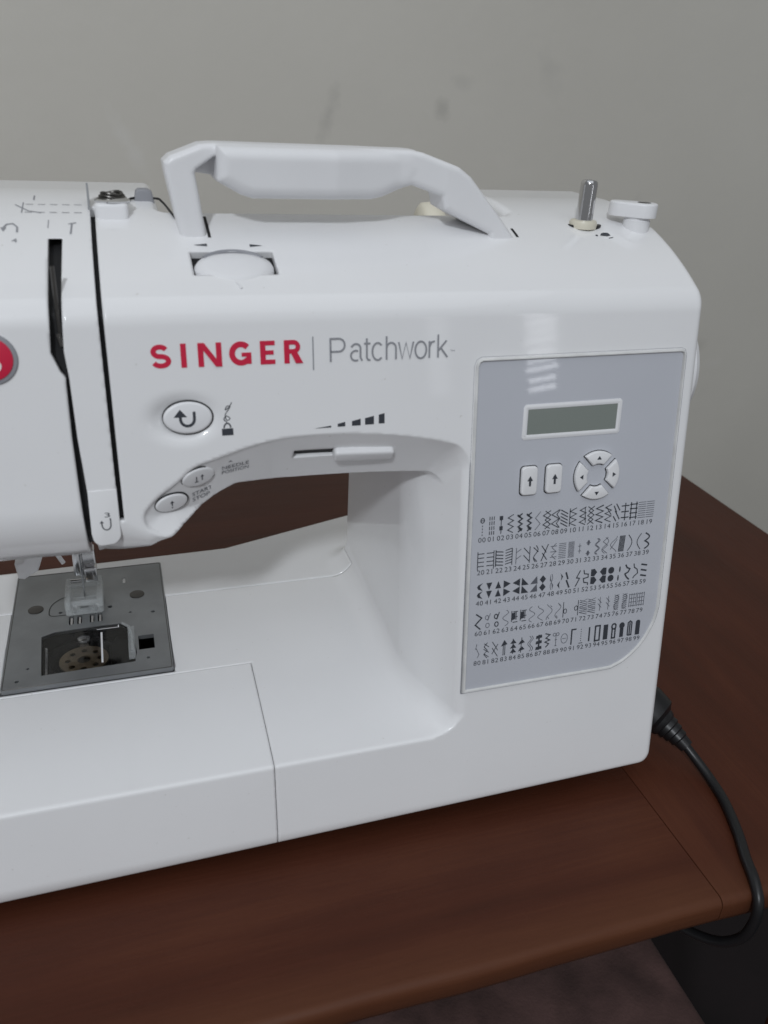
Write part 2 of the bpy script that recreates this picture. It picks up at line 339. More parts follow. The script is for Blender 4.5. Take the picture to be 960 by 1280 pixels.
# ------------------------------------------------------------------ implicit solids, meshed by dual contouring
def isec(a, b, r):
    u = np.maximum(r + a, 0); v = np.maximum(r + b, 0)
    return np.minimum(-r, np.maximum(a, b)) + np.sqrt(u * u + v * v)
def uni(a, b, r): return -isec(-a, -b, r)
def dual(f, lo, hi, h, B=4):
    lo = np.array(lo, float); nb = np.ceil((np.array(hi) - lo) / (h * B)).astype(int); N = nb * B
    def ev(P):
        return np.concatenate([f(P[i:i + 400000]) for i in range(0, len(P), 400000)]) if len(P) else np.zeros(0)
    g = np.stack(np.meshgrid(*[np.arange(k) for k in nb], indexing='ij'), -1).reshape(-1, 3)
    act = g[np.abs(ev(lo + (g + .5) * B * h)) < .9 * B * h * 2.0]
    loc = np.stack(np.meshgrid(*[np.arange(B + 1)] * 3, indexing='ij'), -1).reshape(-1, 3)
    I = (act[:, None, :] * B + loc[None]).reshape(-1, 3)
    vals = ev(lo + I * h).reshape(-1, B + 1, B + 1, B + 1)
    C8 = np.stack([vals[:, dx:dx + B, dy:dy + B, dz:dz + B] for dx in (0, 1) for dy in (0, 1) for dz in (0, 1)], -1)
    sg = C8 < 0; mix = sg.any(-1) & ~sg.all(-1)
    bi, cx, cy, cz = np.nonzero(mix)
    cell = act[bi] * B + np.stack((cx, cy, cz), -1); cv = C8[mix]
    M1, M2 = N[1] + 2, N[2] + 2
    key = lambda c: (c[:, 0].astype(np.int64) * M1 + c[:, 1]) * M2 + c[:, 2]
    ck = key(cell); order = np.argsort(ck); ck = ck[order]; cell = cell[order]; cv = cv[order]
    corner = [(dx, dy, dz) for dx in (0, 1) for dy in (0, 1) for dz in (0, 1)]
    ek = []; ec = []; e0 = []; ea = []; v0 = []; v1 = []
    for a, ca in enumerate(corner):
        for ax in range(3):
            if ca[ax]: continue
            cb = list(ca); cb[ax] = 1; b = corner.index(tuple(cb))
            m = (cv[:, a] < 0) != (cv[:, b] < 0); idx = np.nonzero(m)[0]
            p0 = cell[idx] + np.array(ca); e0.append(p0); ek.append(key(p0) * 3 + ax); ec.append(idx); ea.append(np.full(len(idx), ax))
            v0.append(cv[idx, a]); v1.append(cv[idx, b])
    ek = np.concatenate(ek); ec = np.concatenate(ec); e0 = np.concatenate(e0); ea = np.concatenate(ea); v0 = np.concatenate(v0); v1 = np.concatenate(v1)
    uk, ui, inv = np.unique(ek, return_index=True, return_inverse=True)
    U0 = e0[ui]; UA = ea[ui]; A0 = v0[ui].copy(); A1 = v1[ui].copy(); D = np.eye(3)[UA] * h; P0 = lo + U0 * h
    ta = np.zeros(len(ui)); tb = np.ones(len(ui)); fa = A0.copy(); fb = A1.copy(); t = fa / (fa - fb)
    for _ in range(3):
        ft = ev(P0 + D * t[:, None]); same = (ft < 0) == (fa < 0)
        ta = np.where(same, t, ta); fa = np.where(same, ft, fa); tb = np.where(same, tb, t); fb = np.where(same, fb, ft)
        t = np.clip(ta + (tb - ta) * fa / (fa - fb + 1e-15 * np.sign(fa - fb + 1e-30)), 0, 1)
    X = P0 + D * t[:, None]; e = h * .04
    G = np.stack([ev(X + np.eye(3)[k] * e) - ev(X - np.eye(3)[k] * e) for k in range(3)], -1)
    G /= np.linalg.norm(G, axis=1, keepdims=True) + 1e-20
    nc = len(cell); cnt = np.bincount(ec, minlength=nc)
    xp = X[inv]; nn = G[inv]
    mass = np.stack([np.bincount(ec, xp[:, k], nc) for k in range(3)], -1) / cnt[:, None]
    dd = (nn * (xp - mass[ec])).sum(1)
    ATA = np.empty((nc, 3, 3)); ATb = np.empty((nc, 3))
    for i in range(3):
        ATb[:, i] = np.bincount(ec, nn[:, i] * dd, nc)
        for j in range(3): ATA[:, i, j] = np.bincount(ec, nn[:, i] * nn[:, j], nc)
    ATA += np.eye(3)[None] * (.03 * cnt)[:, None, None]
    sol = np.linalg.solve(ATA, ATb[..., None])[..., 0]
    V = mass + np.clip(sol, -h, h)
    c0 = lo + cell * h; V = np.clip(V, c0 - .15 * h, c0 + 1.15 * h)
    nsum = np.stack([np.bincount(ec, nn[:, k], nc) for k in range(3)], -1); nl = np.linalg.norm(nsum, axis=1)
    VN = np.where((nl > .93 * cnt)[:, None], nsum / (nl[:, None] + 1e-12), 0.0)
    quads = []
    for ax in range(3):
        m = UA == ax; c = U0[m]; b_, c_ = [(1, 2), (2, 0), (0, 1)][ax]
        eb = np.eye(3, dtype=int)[b_]; ecv = np.eye(3, dtype=int)[c_]
        ids = []; ok = np.ones(len(c), bool)
        for off in (0 * eb, -eb, -eb - ecv, -ecv):
            q = c + off; k = key(q); j = np.clip(np.searchsorted(ck, k), 0, nc - 1); ok &= (ck[j] == k) & (q >= 0).all(1); ids.append(j)
        Q = np.stack(ids, -1); flip = A0[m] > 0; Q[flip] = Q[flip][:, ::-1]; quads.append(Q[ok])
    return V, np.concatenate(quads), VN
def solid(name, f, lo, hi, h, m, parent, sharp=38):
    V, Q, VN = dual(f, lo, hi, h)
    me = bpy.data.meshes.new(name); me.vertices.add(len(V)); me.vertices.foreach_set('co', V.astype(np.float32).ravel())
    me.loops.add(len(Q) * 4); me.loops.foreach_set('vertex_index', Q.astype(np.int32).ravel())
    me.polygons.add(len(Q)); me.polygons.foreach_set('loop_start', np.arange(0, len(Q) * 4, 4, dtype=np.int32))
    me.polygons.foreach_set('loop_total', np.full(len(Q), 4, dtype=np.int32))
    me.update(calc_edges=True); me.validate(); me.materials.append(m); me.shade_smooth(); me.set_sharp_from_angle(angle=math.radians(sharp))
    if len(me.vertices) == len(VN): me.normals_split_custom_set_from_vertices(VN.tolist())
    return link(name, me, parent)
def poly_table(poly, pad, step, curve=None):                   # signed distance lookup (negative inside)
    P = np.array(poly, float); lo = P.min(0) - pad; hi = P.max(0) + pad
    nx, ny = np.ceil((hi - lo) / step).astype(int) + 1
    gx, gy = np.meshgrid(lo[0] + np.arange(nx) * step, lo[1] + np.arange(ny) * step, indexing='ij')
    d = np.full(gx.shape, 1e9); ins = np.zeros(gx.shape, bool)
    def seg(a, b):
        ab = b - a; t = np.clip(((gx - a[0]) * ab[0] + (gy - a[1]) * ab[1]) / (ab @ ab + 1e-18), 0, 1)
        return np.hypot(gx - a[0] - t * ab[0], gy - a[1] - t * ab[1])
    C = np.array(curve, float) if curve is not None else np.vstack((P, P[:1]))
    for i in range(len(C) - 1): d = np.minimum(d, seg(C[i], C[i + 1]))
    for i in range(len(P)):
        a, b = P[i], P[(i + 1) % len(P)]
        c = (a[1] > gy) != (b[1] > gy)
        with np.errstate(divide='ignore', invalid='ignore'):
            xi = a[0] + (gy - a[1]) / (b[1] - a[1]) * (b[0] - a[0])
        ins ^= c & (gx < xi)
    T = np.where(ins, -d, d)
    def look(x, y):
        fx = np.clip((x - lo[0]) / step, 0, nx - 1.001); fy = np.clip((y - lo[1]) / step, 0, ny - 1.001)
        i = fx.astype(int); j = fy.astype(int); a = fx - i; b = fy - j
        return T[i, j] * (1 - a) * (1 - b) + T[i + 1, j] * a * (1 - b) + T[i, j + 1] * (1 - a) * b + T[i + 1, j + 1] * a * b
    return look
# ------------------------------------------------------------------ setting
def structure(name, vf, m):
    o = part(name, vf, m, None, None); o['kind'] = 'structure'; return o
structure('wall', prism([(-2.5, -.9), (2.6, -.9), (2.6, 1.9), (-2.5, 1.9)], 0, .1, 0, lambda P: np.stack((np.asarray(P)[:, 0], .60 + np.asarray(P)[:, 2], np.asarray(P)[:, 1]), -1)), M['wall'])
structure('floor', prism([(-2.5, -2.6), (2.6, -2.6), (2.6, .62), (-2.5, .62)], -.80, -.75, 0), M['floor'])

table = thing('wooden_table', 'dark red-brown wooden table under the sewing machine', 'table', (.05, .2, -.75))
TX0, TX1, TY0, TY1, TT = -.55, .477, -.0715, .50, .018
def board(x0, x1, y0, y1, m, front=False):
    # boards with softened edges; the front edge is worn rounder
    n = 14; V = []; prof = []
    for k in range(7): a = k / 6 * PI / 2; prof.append((y0 + .004 * (1 - math.sin(a)) , -.004 * (1 - math.cos(a))))
    prof = prof[::1]
    P = [(y1, -TT), (y1, -.001), (y1 - .001, 0)] + prof + [(y0, -TT + .008), (y0 + .002, -TT + .003), (y0 + .006, -TT)]
    rng = np.linspace(x0, x1, 40); kk = len(P)
    for i, x in enumerate(rng):
        for (y, z) in P:
            wob = .0004 * math.sin(x * 41) + .0002 * math.sin(x * 93 + 1) if y < y0 + .008 else 0
            V.append((x, y + wob, z))
    Fc = []
    for i in range(len(rng) - 1):
        for k in range(kk):
            j = (k + 1) % kk; Fc.append((i * kk + k, (i + 1) * kk + k, (i + 1) * kk + j, i * kk + j))
    Fc.append(tuple(range(kk))); Fc.append(tuple((len(rng) - 1) * kk + k for k in range(kk))[::-1])
    return part('board', (V, Fc), m, table, 50)
board(TX0, .2212, TY0, .1495, M['wood']); board(TX0, .2212, .1503, TY1, M['wood'])
board(.2217, TX1, TY0, TY1, M['wood_end'])
part('apron', box(TX0 + .05, TX1 - .05, TY0 + .085, TY0 + .105, -.10, -TT, .001), M['wood'], table)
for x in (TX0 + .05, TX1 - .09):
    for y in (TY0 + .03, TY1 - .07):
        part('leg', box(x, x + .04, y, y + .04, -.75, -TT, .002), M['wood_end'], table)

stool = thing('upholstered_stool', 'purple-brown fabric stool tucked under the front of the table', 'stool', (.06, -.2, -.75))
part('seat', prism(round_rect(-.17, .274, -.42, .070, .012, 6), -.22, -.15, .006, ident, 4), M['fabric'], stool)
for x in (-.15, .225):
    for y in (-.40, .02): part('leg', box(x, x + .03, y, y + .03, -.75, -.215, .002), M['wood_end'], stool)

# ------------------------------------------------------------------ sewing machine
mach = thing('sewing_machine', 'white electronic sewing machine with raised handle on the wooden table', 'sewing machine', (.06, .09, 0))
def uvn(P):
    y = P[:, 1]; z = P[:, 2] - .012
    return P[:, 0], y * S + z * CO, y * CO - z * S
XR = .2296; ZB = .057
def top_d(y, z): return np.where(y < .125, np.hypot(y - .125, z - .1015) - .157, z - .2585)
UP = spline([(.1275, .1652), (.1213, .1677), (.1105, .1707), (.0913, .1739), (.0713, .1755), (.0546, .1752), (.0422, .1733), (.029, .1696), (.0195, .1665), (.0125, .1610), (.0058, .1563), (.0010, .1508), (.0014, .1455), (.0055, .1420), (.0100, .1392), (.0150, .1360), (.0200, .1330)], 6)
PT = poly_table([tuple(p) for p in UP] + [(.0210, .12), (.03, .10), (.1275, .10)], .03, .0004, [tuple(p) for p in UP])
_lp = np.array(spline([(-.0400, .1375), (-.0166, .1378), (.0000, .1442), (.0057, .1478), (.0110, .1508), (.0147, .1532), (.0200, .1562), (.0246, .1586), (.0300, .1614)], 6) + [(.0348, .1636), (.0365, .1638), (.0420, .1630), (.05, .1618), (.06, .1613), (.3, .1613)]); LX, LZ = np.concatenate(((-.2,), _lp[:, 0])), np.concatenate(((.1375,), _lp[:, 1]))
RX = np.array([-.2, -.014, .002, .010, .3]); RR = np.array([.030, .028, .009, .003, .003])
def outer_d(P):
    x, v, n = uvn(P); y, z = P[:, 1], P[:, 2]
    zbot = np.interp(x, (-.12, .23), (.0030, .0092))
    side = isec(x - XR, zbot - z, .0075)
    o = isec(-n, top_d(y, z), .0042)
    o = isec(o, side, .0035); o = isec(o, y - np.interp(x, (-.2, .045, .125), (.168, .1745, .200)), .005)
    return isec(o, zbot - z, .003)
def bed_d(y, z): return isec(z - ZB, (y - .00635) * -.264 + (z - .050) * .9645, .02)
def body_d(P):
    x, v, n = uvn(P); y, z = P[:, 1], P[:, 2]
    out = outer_d(P)
    mA = isec(.111 - x, isec(-.9 * (x - .1255) - .435 * n, -n, .003), .005)
    mA = isec(mA, y - .152, .006)
    mB = isec(bed_d(y, z), -n, .0012); mB = isec(mB, -.135 - x, .008)
    zl = np.interp(x, LX, LZ); r = np.interp(x, RX, RR)
    mC = isec(-n, zl - z, r)
    dP = -PT(x, v)
    mC = np.maximum(mC, np.where(x < .1275, (np.interp(x, (.012, .05), (.55, .92)) * np.minimum(dP, .03) + np.interp(x, (.03, .07), (.0010, 0)) * np.clip(dP / .0010, 0, 1) - n) * .73, -1))
    mC = isec(isec(mC, y - .152, .006), -.108 - x, .010)
    inner = uni(uni(mA, mB, .013), mC, .005)
    d = np.maximum(inner, out)
    # spool bay behind the top
    bay = isec(isec(.0175 - x, x - .163, .004), isec(.0925 - y, .222 - z, .004), .004)
    d = isec(d, -bay, .0035)
    return d
SLC = (np.array([.13, .144, .16, .18, .2005, .2025, .2087, .2193, .2444]), np.array([-.0176, -.0178, -.0185, -.0192, -.01925, -.0200, -.0214, -.0207, -.0196]), np.array([.0016, .0016, .0013, .0009, .0006, .0012, .0021, .0020, .0023]))
def slots_d(P, out, depth, grow=0.0):
    x, v, n = uvn(P); y, z = P[:, 1], P[:, 2]
    a = np.maximum(np.maximum(np.abs(x + .0068) - .00085 - grow, .149 - v), y - .095)
    b = np.maximum(np.abs(x - np.interp(v, SLC[0], SLC[1])) - np.interp(v, SLC[0], SLC[2]) - grow, v - .2444)
    s = np.minimum(a, b)
    return np.maximum(np.maximum(s, -(out + depth)), np.maximum(y - .105, .10 - z))
# dish, slider groove and dial pocket on the face
def surf(u, v, f=None, n0=-.004, n1=.045):                       # point and normal of the front at (u, v)
    f = f or body_d
    ns = np.linspace(n0, n1, 2400); P = fw(np.stack((np.full_like(ns, u), np.full_like(ns, v), -ns), -1))
    d = f(P); i = int(np.argmax(d < 0)); p = P[i]; e = 2e-4
    g = np.array([(f((p + np.eye(3)[k] * e)[None]) - f((p - np.eye(3)[k] * e)[None]))[0] for k in range(3)])
    return p, g / np.linalg.norm(g)
def top_z(y): return np.where(np.asarray(y) < .125, .1015 + np.sqrt(np.maximum(.157 ** 2 - (np.asarray(y) - .125) ** 2, 0)), .2585)
def surf_frame(u, v):
    p, g = surf(u, v); x = np.array((1., 0, 0)); x -= g * (g @ x); return frame_at(p, x, np.cross(g, x))
SLF = surf_frame(.0770, .1662); slp, slg = surf(.0770, .1662); slx = np.array((1., 0, 0)); sly = np.cross(slg, slx); sly /= np.linalg.norm(sly)
DIALC = np.array((.0402, .0556, float(top_z(.0556)))); dg = np.array((0, .0556 - .125, DIALC[2] - .1015)); dg /= np.linalg.norm(dg); dy = np.array((0, dg[2], -dg[1]))
def cuts_d(P, grow=0.0):
    x, v, n = uvn(P)
    k = np.sqrt(((x - .0172) / .0112) ** 2 + ((v - .1842) / .0076) ** 2 + (n / .0026) ** 2)
    dish = (k - 1) * .0026
    q = P - slp; a = q @ slx; b = q @ sly; c = q @ slg
    groove = np.maximum(np.maximum(np.abs(a) - .0195 - grow, np.abs(b) - .0024 - grow), np.abs(c) - .004)
    q = P - DIALC; a = q[:, 0]; b = q @ dy; c = q @ dg
    pocket = np.maximum(np.maximum(np.abs(a + b * .02) - .0149 - grow, np.abs(b) - .0066 - grow), np.maximum(-c - .007, c - .02))
    return dish, groove, pocket
def plate_hole(P, grow=0.0):
    x, y, z = P.T
    return np.maximum(np.maximum(np.abs(x + .0262) - .0285 - grow, np.abs(y - .0925) - .0185 - grow), np.maximum(.036 - z, z - .08))
EXT_X, EXT_Y, REAR_Y = .0431, .0672, .1312
def housing_d(P):
    x, y, z = P.T; b = body_d(P); out = np.maximum(outer_d(P), b)
    d = np.maximum(b, -slots_d(P, out, .012))
    dish, groove, pocket = cuts_d(P)
    d = isec(d, -dish, .0012); d = np.maximum(d, -groove); d = np.maximum(d, -pocket)
    d = np.maximum(d, -plate_hole(P))
    d = np.maximum(d, -np.maximum(np.maximum(np.abs(x + .02935) - .0375, np.abs(y - .1175) - .0488), np.maximum(ZB - .0052 - z, z - .08)))
    d = np.maximum(d, -np.maximum(np.maximum(x - EXT_X - .00028, y - EXT_Y - .0002), z - .11))
    rc = np.maximum(isec(x - .165 - .0003, REAR_Y - .0006 - y, .004), np.maximum(z - .0642, .045 - z))
    return np.maximum(d, -rc)
def ext_d(P):
    x, y, z = P.T
    k = isec(isec(x - EXT_X, y - EXT_Y, .0005), z - .09, .0005)
    return isec(body_d(P), k, .0004)
def rear_d(P):
    x, y, z = P.T
    k = np.maximum(isec(x - .165, REAR_Y + .0002 - y, .004), np.maximum(z - .0636, .0455 - z))
    return isec(body_d(P), k, .0006)
solid('housing', housing_d, (-.142, -.012, .000), (.238, .212, .266), .00085, M['white'], mach)
solid('extension_table', ext_d, (-.142, -.012, .000), (.05, .075, .066), .0009, M['white'], mach)
solid('rear_cover', rear_d, (-.142, .125, .038), (.172, .212, .068), .0012, M['white'], mach)
def slot_liner(which):
    def f(P):
        b = np.maximum(outer_d(P), body_d(P)); s_ = np.maximum(slots_d(P, b, .0135, .0005), b + .0035)
        return np.maximum(s_, (P[:, 0] + .0125) * (1 if which else -1))
    return f
solid('dark_slot_interior', slot_liner(0), (-.0122, -.005, .10), (-.003, .11, .262), .0009, M['void'], mach)
solid('dark_slot_interior', slot_liner(1), (-.03, -.005, .10), (-.0125, .11, .262), .0009, M['void'], mach)
solid('slider_groove_floor', lambda P: np.maximum(cuts_d(P, .0004)[1], (P - slp) @ slg + .0016), (.05, .0, .14), (.105, .06, .20), .0008, M['black'], mach)
solid('dial_pocket_floor', lambda P: np.maximum(cuts_d(P, .0004)[2], (P - DIALC) @ dg + .0030), (.02, .04, .22), (.06, .075, .262), .0008, M['void'], mach)

# handle
HO = [(.0240, .244), (.0190, .2706), (.0187, .2737), (.0210, .2758), (.0316, .2799), (.0357, .2803), (.1098, .2802), (.1146, .2795), (.1297, .2748), (.1351, .2713), (.1488, .2572), (.1590, .246), (.1590, .244),
      (.1470, .244), (.1451, .2501), (.1305, .2565), (.1248, .2594), (.1234, .2641), (.1113, .2679), (.0996, .2660), (.0949, .2655), (.0493, .2655), (.0449, .2660), (.0366, .2690), (.0296, .2700), (.0323, .2503), (.0333, .244)]
GR = [(.0372, .2798), (.0366, .2681), (.0449, .2637), (.0493, .2624), (.0949, .2625), (.0996, .2634), (.1113, .2679), (.1160, .2740), (.1120, .2800)]
TQ = poly_table([(.0296, .2716), (.0378, .2770), (.0400, .2640), (.0312, .2640)], .012, .0003)
TH, TG = poly_table(HO, .012, .0003), poly_table(GR, .012, .0003)
def handle_d(P):
    x, y, z = P.T
    legs = isec(TH(x, z), np.abs(y - .0785) - np.interp(x, (.10, .125, .16), (.0080, .0095, .0085)), .0022)
    legs = isec(legs, -np.maximum(TQ(x, z), y - .0800), .0010)
    grip = isec(TG(x, z), np.abs(y - .0778) - np.interp(x, (.080, .106), (.0125, .0080)), .0045)
    return uni(legs, grip, .0008)
solid('handle', handle_d, (.012, .060, .240), (.165, .096, .286), .0007, M['white2'], mach)
# ------------------------------------------------------------------ control panel
FF = lambda P: fw(P)
def fprint(name, parts, m, parent): return part(name, merge(parts), m, parent, None)
pan_out = [tuple(p) for p in ([(.1271, .0560)] + [(.1980, .0560)] + [tuple(q) for q in spline([(.2010, .0562), (.2080, .0592), (.2160, .0662), (.2215, .0760), (.2233, .0840)], 5)] + [(.2226, .1990), (.2219, .2006), (.2205, .2012), (.1305, .2008), (.1289, .2000), (.1281, .1980)])]
panel = part('control_panel', prism(offset_poly(pan_out, .0012), -.004, .00025, 0, FF), M['panel'], mach, None)
part('panel_rim', ring_prism(pan_out, .0015, -.0005, -.002, .0011, FF), M['rim'], panel, 40)
part('panel_gap', ring_prism(pan_out, -.0005, -.0009, -.002, .00012, FF), M['grey'], panel, None)
lcd_frame = [(.1498, .1677), (.1930, .1677), (.1938, .1685), (.1941, .1812), (.1932, .1821), (.1502, .1818), (.1494, .1808), (.1490, .1686)]
lcd = part('display_bezel', ring_prism(lcd_frame, .0019, -.0001, .0002, .0007, FF), M['white2'], panel, 40)
part('display', prism([(.1512, .1693), (.1918, .1693), (.1921, .1804), (.1514, .1803)], .0001, .00045, 0, FF), M['lcd'], lcd, None)
def arrow(cx, cy, h, w, tf, up=1): return [flat([(cx - w, cy), (cx + w, cy), (cx, cy + up * h * .5)], tf.w, tf.f), flat([(cx - w * .38, cy), (cx - w * .38, cy - up * h * .5), (cx + w * .38, cy - up * h * .5), (cx + w * .38, cy)], tf.w, tf.f)]
class T_:
    def __init__(s, f, w): s.f, s.w = f, w
for x0 in (.1494, .1607):
    bt = part('button', prism(round_rect(x0, x0 + .0072, .1444, .1565, .0016), -.001, .0018, .0006, FF), M['white2'], panel)
    part('button_gap', prism(round_rect(x0 - .0004, x0 + .0076, .1440, .1568, .0018), -.001, .0004, 0, FF), M['void'], bt, None)
    fprint('arrow_print', arrow(x0 + .0037, .1505, .0044, .0013, T_(FF, .00187)), M['ink'], bt)
def sector(a0, a1, r0, r1, cx, cy, k=10):
    P = []
    for i in range(k + 1): a = math.radians(a0 + (a1 - a0) * i / k); P.append((cx + r1 * math.cos(a), cy + r1 * math.sin(a)))
    for i in range(4): a = math.radians(a1 - 7 + (a0 - a1 + 14) * i / 3); P.append((cx + r0 * math.cos(a), cy + r0 * math.sin(a)))
    return P
DC = (.1846, .1502)
for k in range(4):
    a = 90 * k
    gap = prism(sector(a - 38.5, a + 38.5, .0047, .0108, *DC), -.001, .0004, 0, FF)
    sec = part('cursor_button', prism(sector(a - 36.5, a + 36.5, .0051, .0105, *DC), -.001, .0020, .0006, FF), M['white2'], panel)
    part('button_gap', gap, M['void'], sec, None)
    c, s_ = math.cos(math.radians(a)), math.sin(math.radians(a)); px, py = DC[0] + .0077 * c, DC[1] + .0077 * s_
    tri = [(px + c * .0009, py + s_ * .0009), (px - c * .0007 - s_ * .0011, py - s_ * .0007 + c * .0011), (px - c * .0007 + s_ * .0011, py - s_ * .0007 - c * .0011)]
    fprint('arrow_print', [flat(tri, .00207, FF)], M['ink'], sec)

# stitch chart: 100 stitch drawings in five rows with their numbers
ROWV = (.1262, .1117, .0976, .0834, .0692)
def zig(n, a=0., b=1., y0=0., y1=1.): return [((a if i % 2 else b), y1 + (y0 - y1) * i / n) for i in range(n + 1)]
def sn(n, amp=.3, c=.5, ph=0, k=18): return [(c + amp * math.sin(ph + n * 2 * PI * i / k), 1 - i / k) for i in range(k + 1)]
def circ(cx, cy, r, k=10, ry=None): return [(cx + r * math.cos(2 * PI * i / k), cy + (ry or r) * math.sin(2 * PI * i / k)) for i in range(k + 1)]
def bars(n, x0, x1, dy=0.): return [[(x0, (i + .5) / n), (x1, (i + .5) / n + dy)] for i in range(n)]
def icon(i):
    """strokes, fills and stroke width of one stitch drawing in a unit box"""
    s, f, w = [], [], .10; R = random.Random(i)
    if i == 0: s = [circ(.5, .82, .22, 8, .13), [(.28, .82), (.72, .82)]] + [[(.5, y), (.5, y + .08)] for y in (.0, .16, .32, .48)]
    elif i == 1: s = [[(.25, y), (.25, y + .2)] for y in (.0, .27, .54, .8)] + [[(.5, y), (.5, y + .2)] for y in (.0, .27, .54, .8)] + [[(.75, y), (.75, y + .2)] for y in (.0, .27, .54, .8)]
    elif i == 2: f = [[(.3, .75), (.7, .75), (.7, .98), (.3, .98)], [(.3, .2), (.7, .2), (.7, .42), (.3, .42)]]; s = [[(.5, .75), (.5, .0)]]
    elif i == 3: s = [zig(6, .2, .85)]
    elif i in (4, 5): s = [zig(7, .35, .8)] + [[(.2, .95), (.6, .8)], [(.4, .2), (.8, .05)]]; w = .16
    elif i == 6: s = [zig(3, .2, .8)]; w = .06
    elif i in (7, 8): s = [zig(4, .05, .95), zig(4, .95, .3)] if i == 7 else [zig(4, .6, 1.0), zig(4, .0, .9)]
    elif i == 9: s = [[(.0, y + .25), (.9, y)] for y in (.0, .18, .36, .54, .72)]; w = .12
    elif i == 10: s = [zig(6, .05, .85), [(.05, 0), (.05, 1)]]
    elif i == 11: s = [zig(6, .2, .95), [(.95, .1), (.8, 1)]]
    elif i == 12: s = [zig(4, .2, .9), zig(4, .8, .1)]
    elif i == 13: s = [zig(6, .05, .95)]; w = .15
    elif i == 14: s = [zig(6, .1, .9), [(.2, .9), (.9, .4)]]
    elif i == 15: s = [[(.1, .9), (.5, .5)], [(.4, 1), (.9, .6)], [(.3, .6), (.9, .1)], [(.1, .3), (.5, 0)]]; w = .13
    elif i == 16: s = [[(.5, 0), (.5, 1)]] + bars(3, .0, 1.); w = .13
    elif i == 17: s = [[(.15, 0), (.15, 1)], [(.85, 0), (.85, 1)]] + bars(4, .0, 1.); w = .13
    elif i in (18, 19): s = bars(8, .0, 1.); w = .06
    elif i == 20: s = [[(.1, -.1), (.1, 1)]] + bars(4, .1, .85)
    elif i == 21: s = [[(.9, -.1), (.9, 1)]] + bars(4, .05, .9)
    elif i == 22: s = [[(.05, 0), (.05, 1)]] + bars(5, .1, .95, -.06); w = .12
    elif i == 23: s = [[(.9, 0), (.9, 1)]] + bars(6, .1, .9, .1)
    elif i == 24: s = [[(.3, 0), (.3, 1)], [(.3, .3), (.9, .5)], [(.3, .7), (.9, .9)]]; w = .08
    elif i == 25: s = [[(.1, .95), (.8, .55)], [(.1, .5), (.8, .1)], [(.85, 0), (.85, 1)]]
    elif i == 26: s = [[(.2, .9), (.8, .6)], [(.2, .3), (.7, .0)], sn(1, .25)]
    elif i == 27: s = [[(.1, .95), (.7, .5)], [(.2, .5), (.8, .05)], [(.1, .0), (.9, 1)]]; w = .11
    elif i == 28: s = bars(3, .1, .9) + [zig(4, .3, .8)]; w = .07
    elif i == 29: s = bars(9, .05, .95); w = .06
    elif i == 30: s = bars(14, .15, .9); w = .06
    elif i == 31: s = [[(.5, .2), (.5, .8)], [(.3, .65), (.7, .65)], [(.3, .35), (.7, .35)]]; w = .07
    elif i == 32: f = [circ(.5, .8, .17), circ(.5, .15, .17)]; s = [[(.2, .8), (.8, .8)], [(.2, .15), (.8, .15)]]; w = .05
    elif i == 33: s = [sn(2, .22), sn(2, .22, .65)]; w = .08
    elif i == 34: s = [sn(1, .4), zig(4, .2, .8)]; w = .07
    elif i == 35: s = [sn(1, .4, .5, 1.5), [(.1, .2), (.9, .8)]]; w = .07
    elif i == 36: s = [[(x, 0), (x + .12, 1)] for x in (.1, .25, .4, .55, .7)]; w = .11
    elif i == 37: s = [[(.2 + .5 * math.sin(PI * k / 8), 1 - k / 8) for k in range(9)]]; w = .10
    elif i == 38: s = [[(.8 - .5 * math.sin(PI * k / 8), 1 - k / 8) for k in range(9)]]; w = .10
    elif i == 39: s = [[(.25 + .55 * abs(math.sin(PI * k / 8)), 1 - k / 16) for k in range(17)]]; w = .17
    elif i == 40:
        for y in (.25, .75): f.append([(.85, y + .24), (.3, y + .13), (.15, y), (.3, y - .14), (.85, y - .24), (.55, y - .05), (.5, y + .05)])
    elif i in (41, 42):
        u = 1 if i == 42 else -1
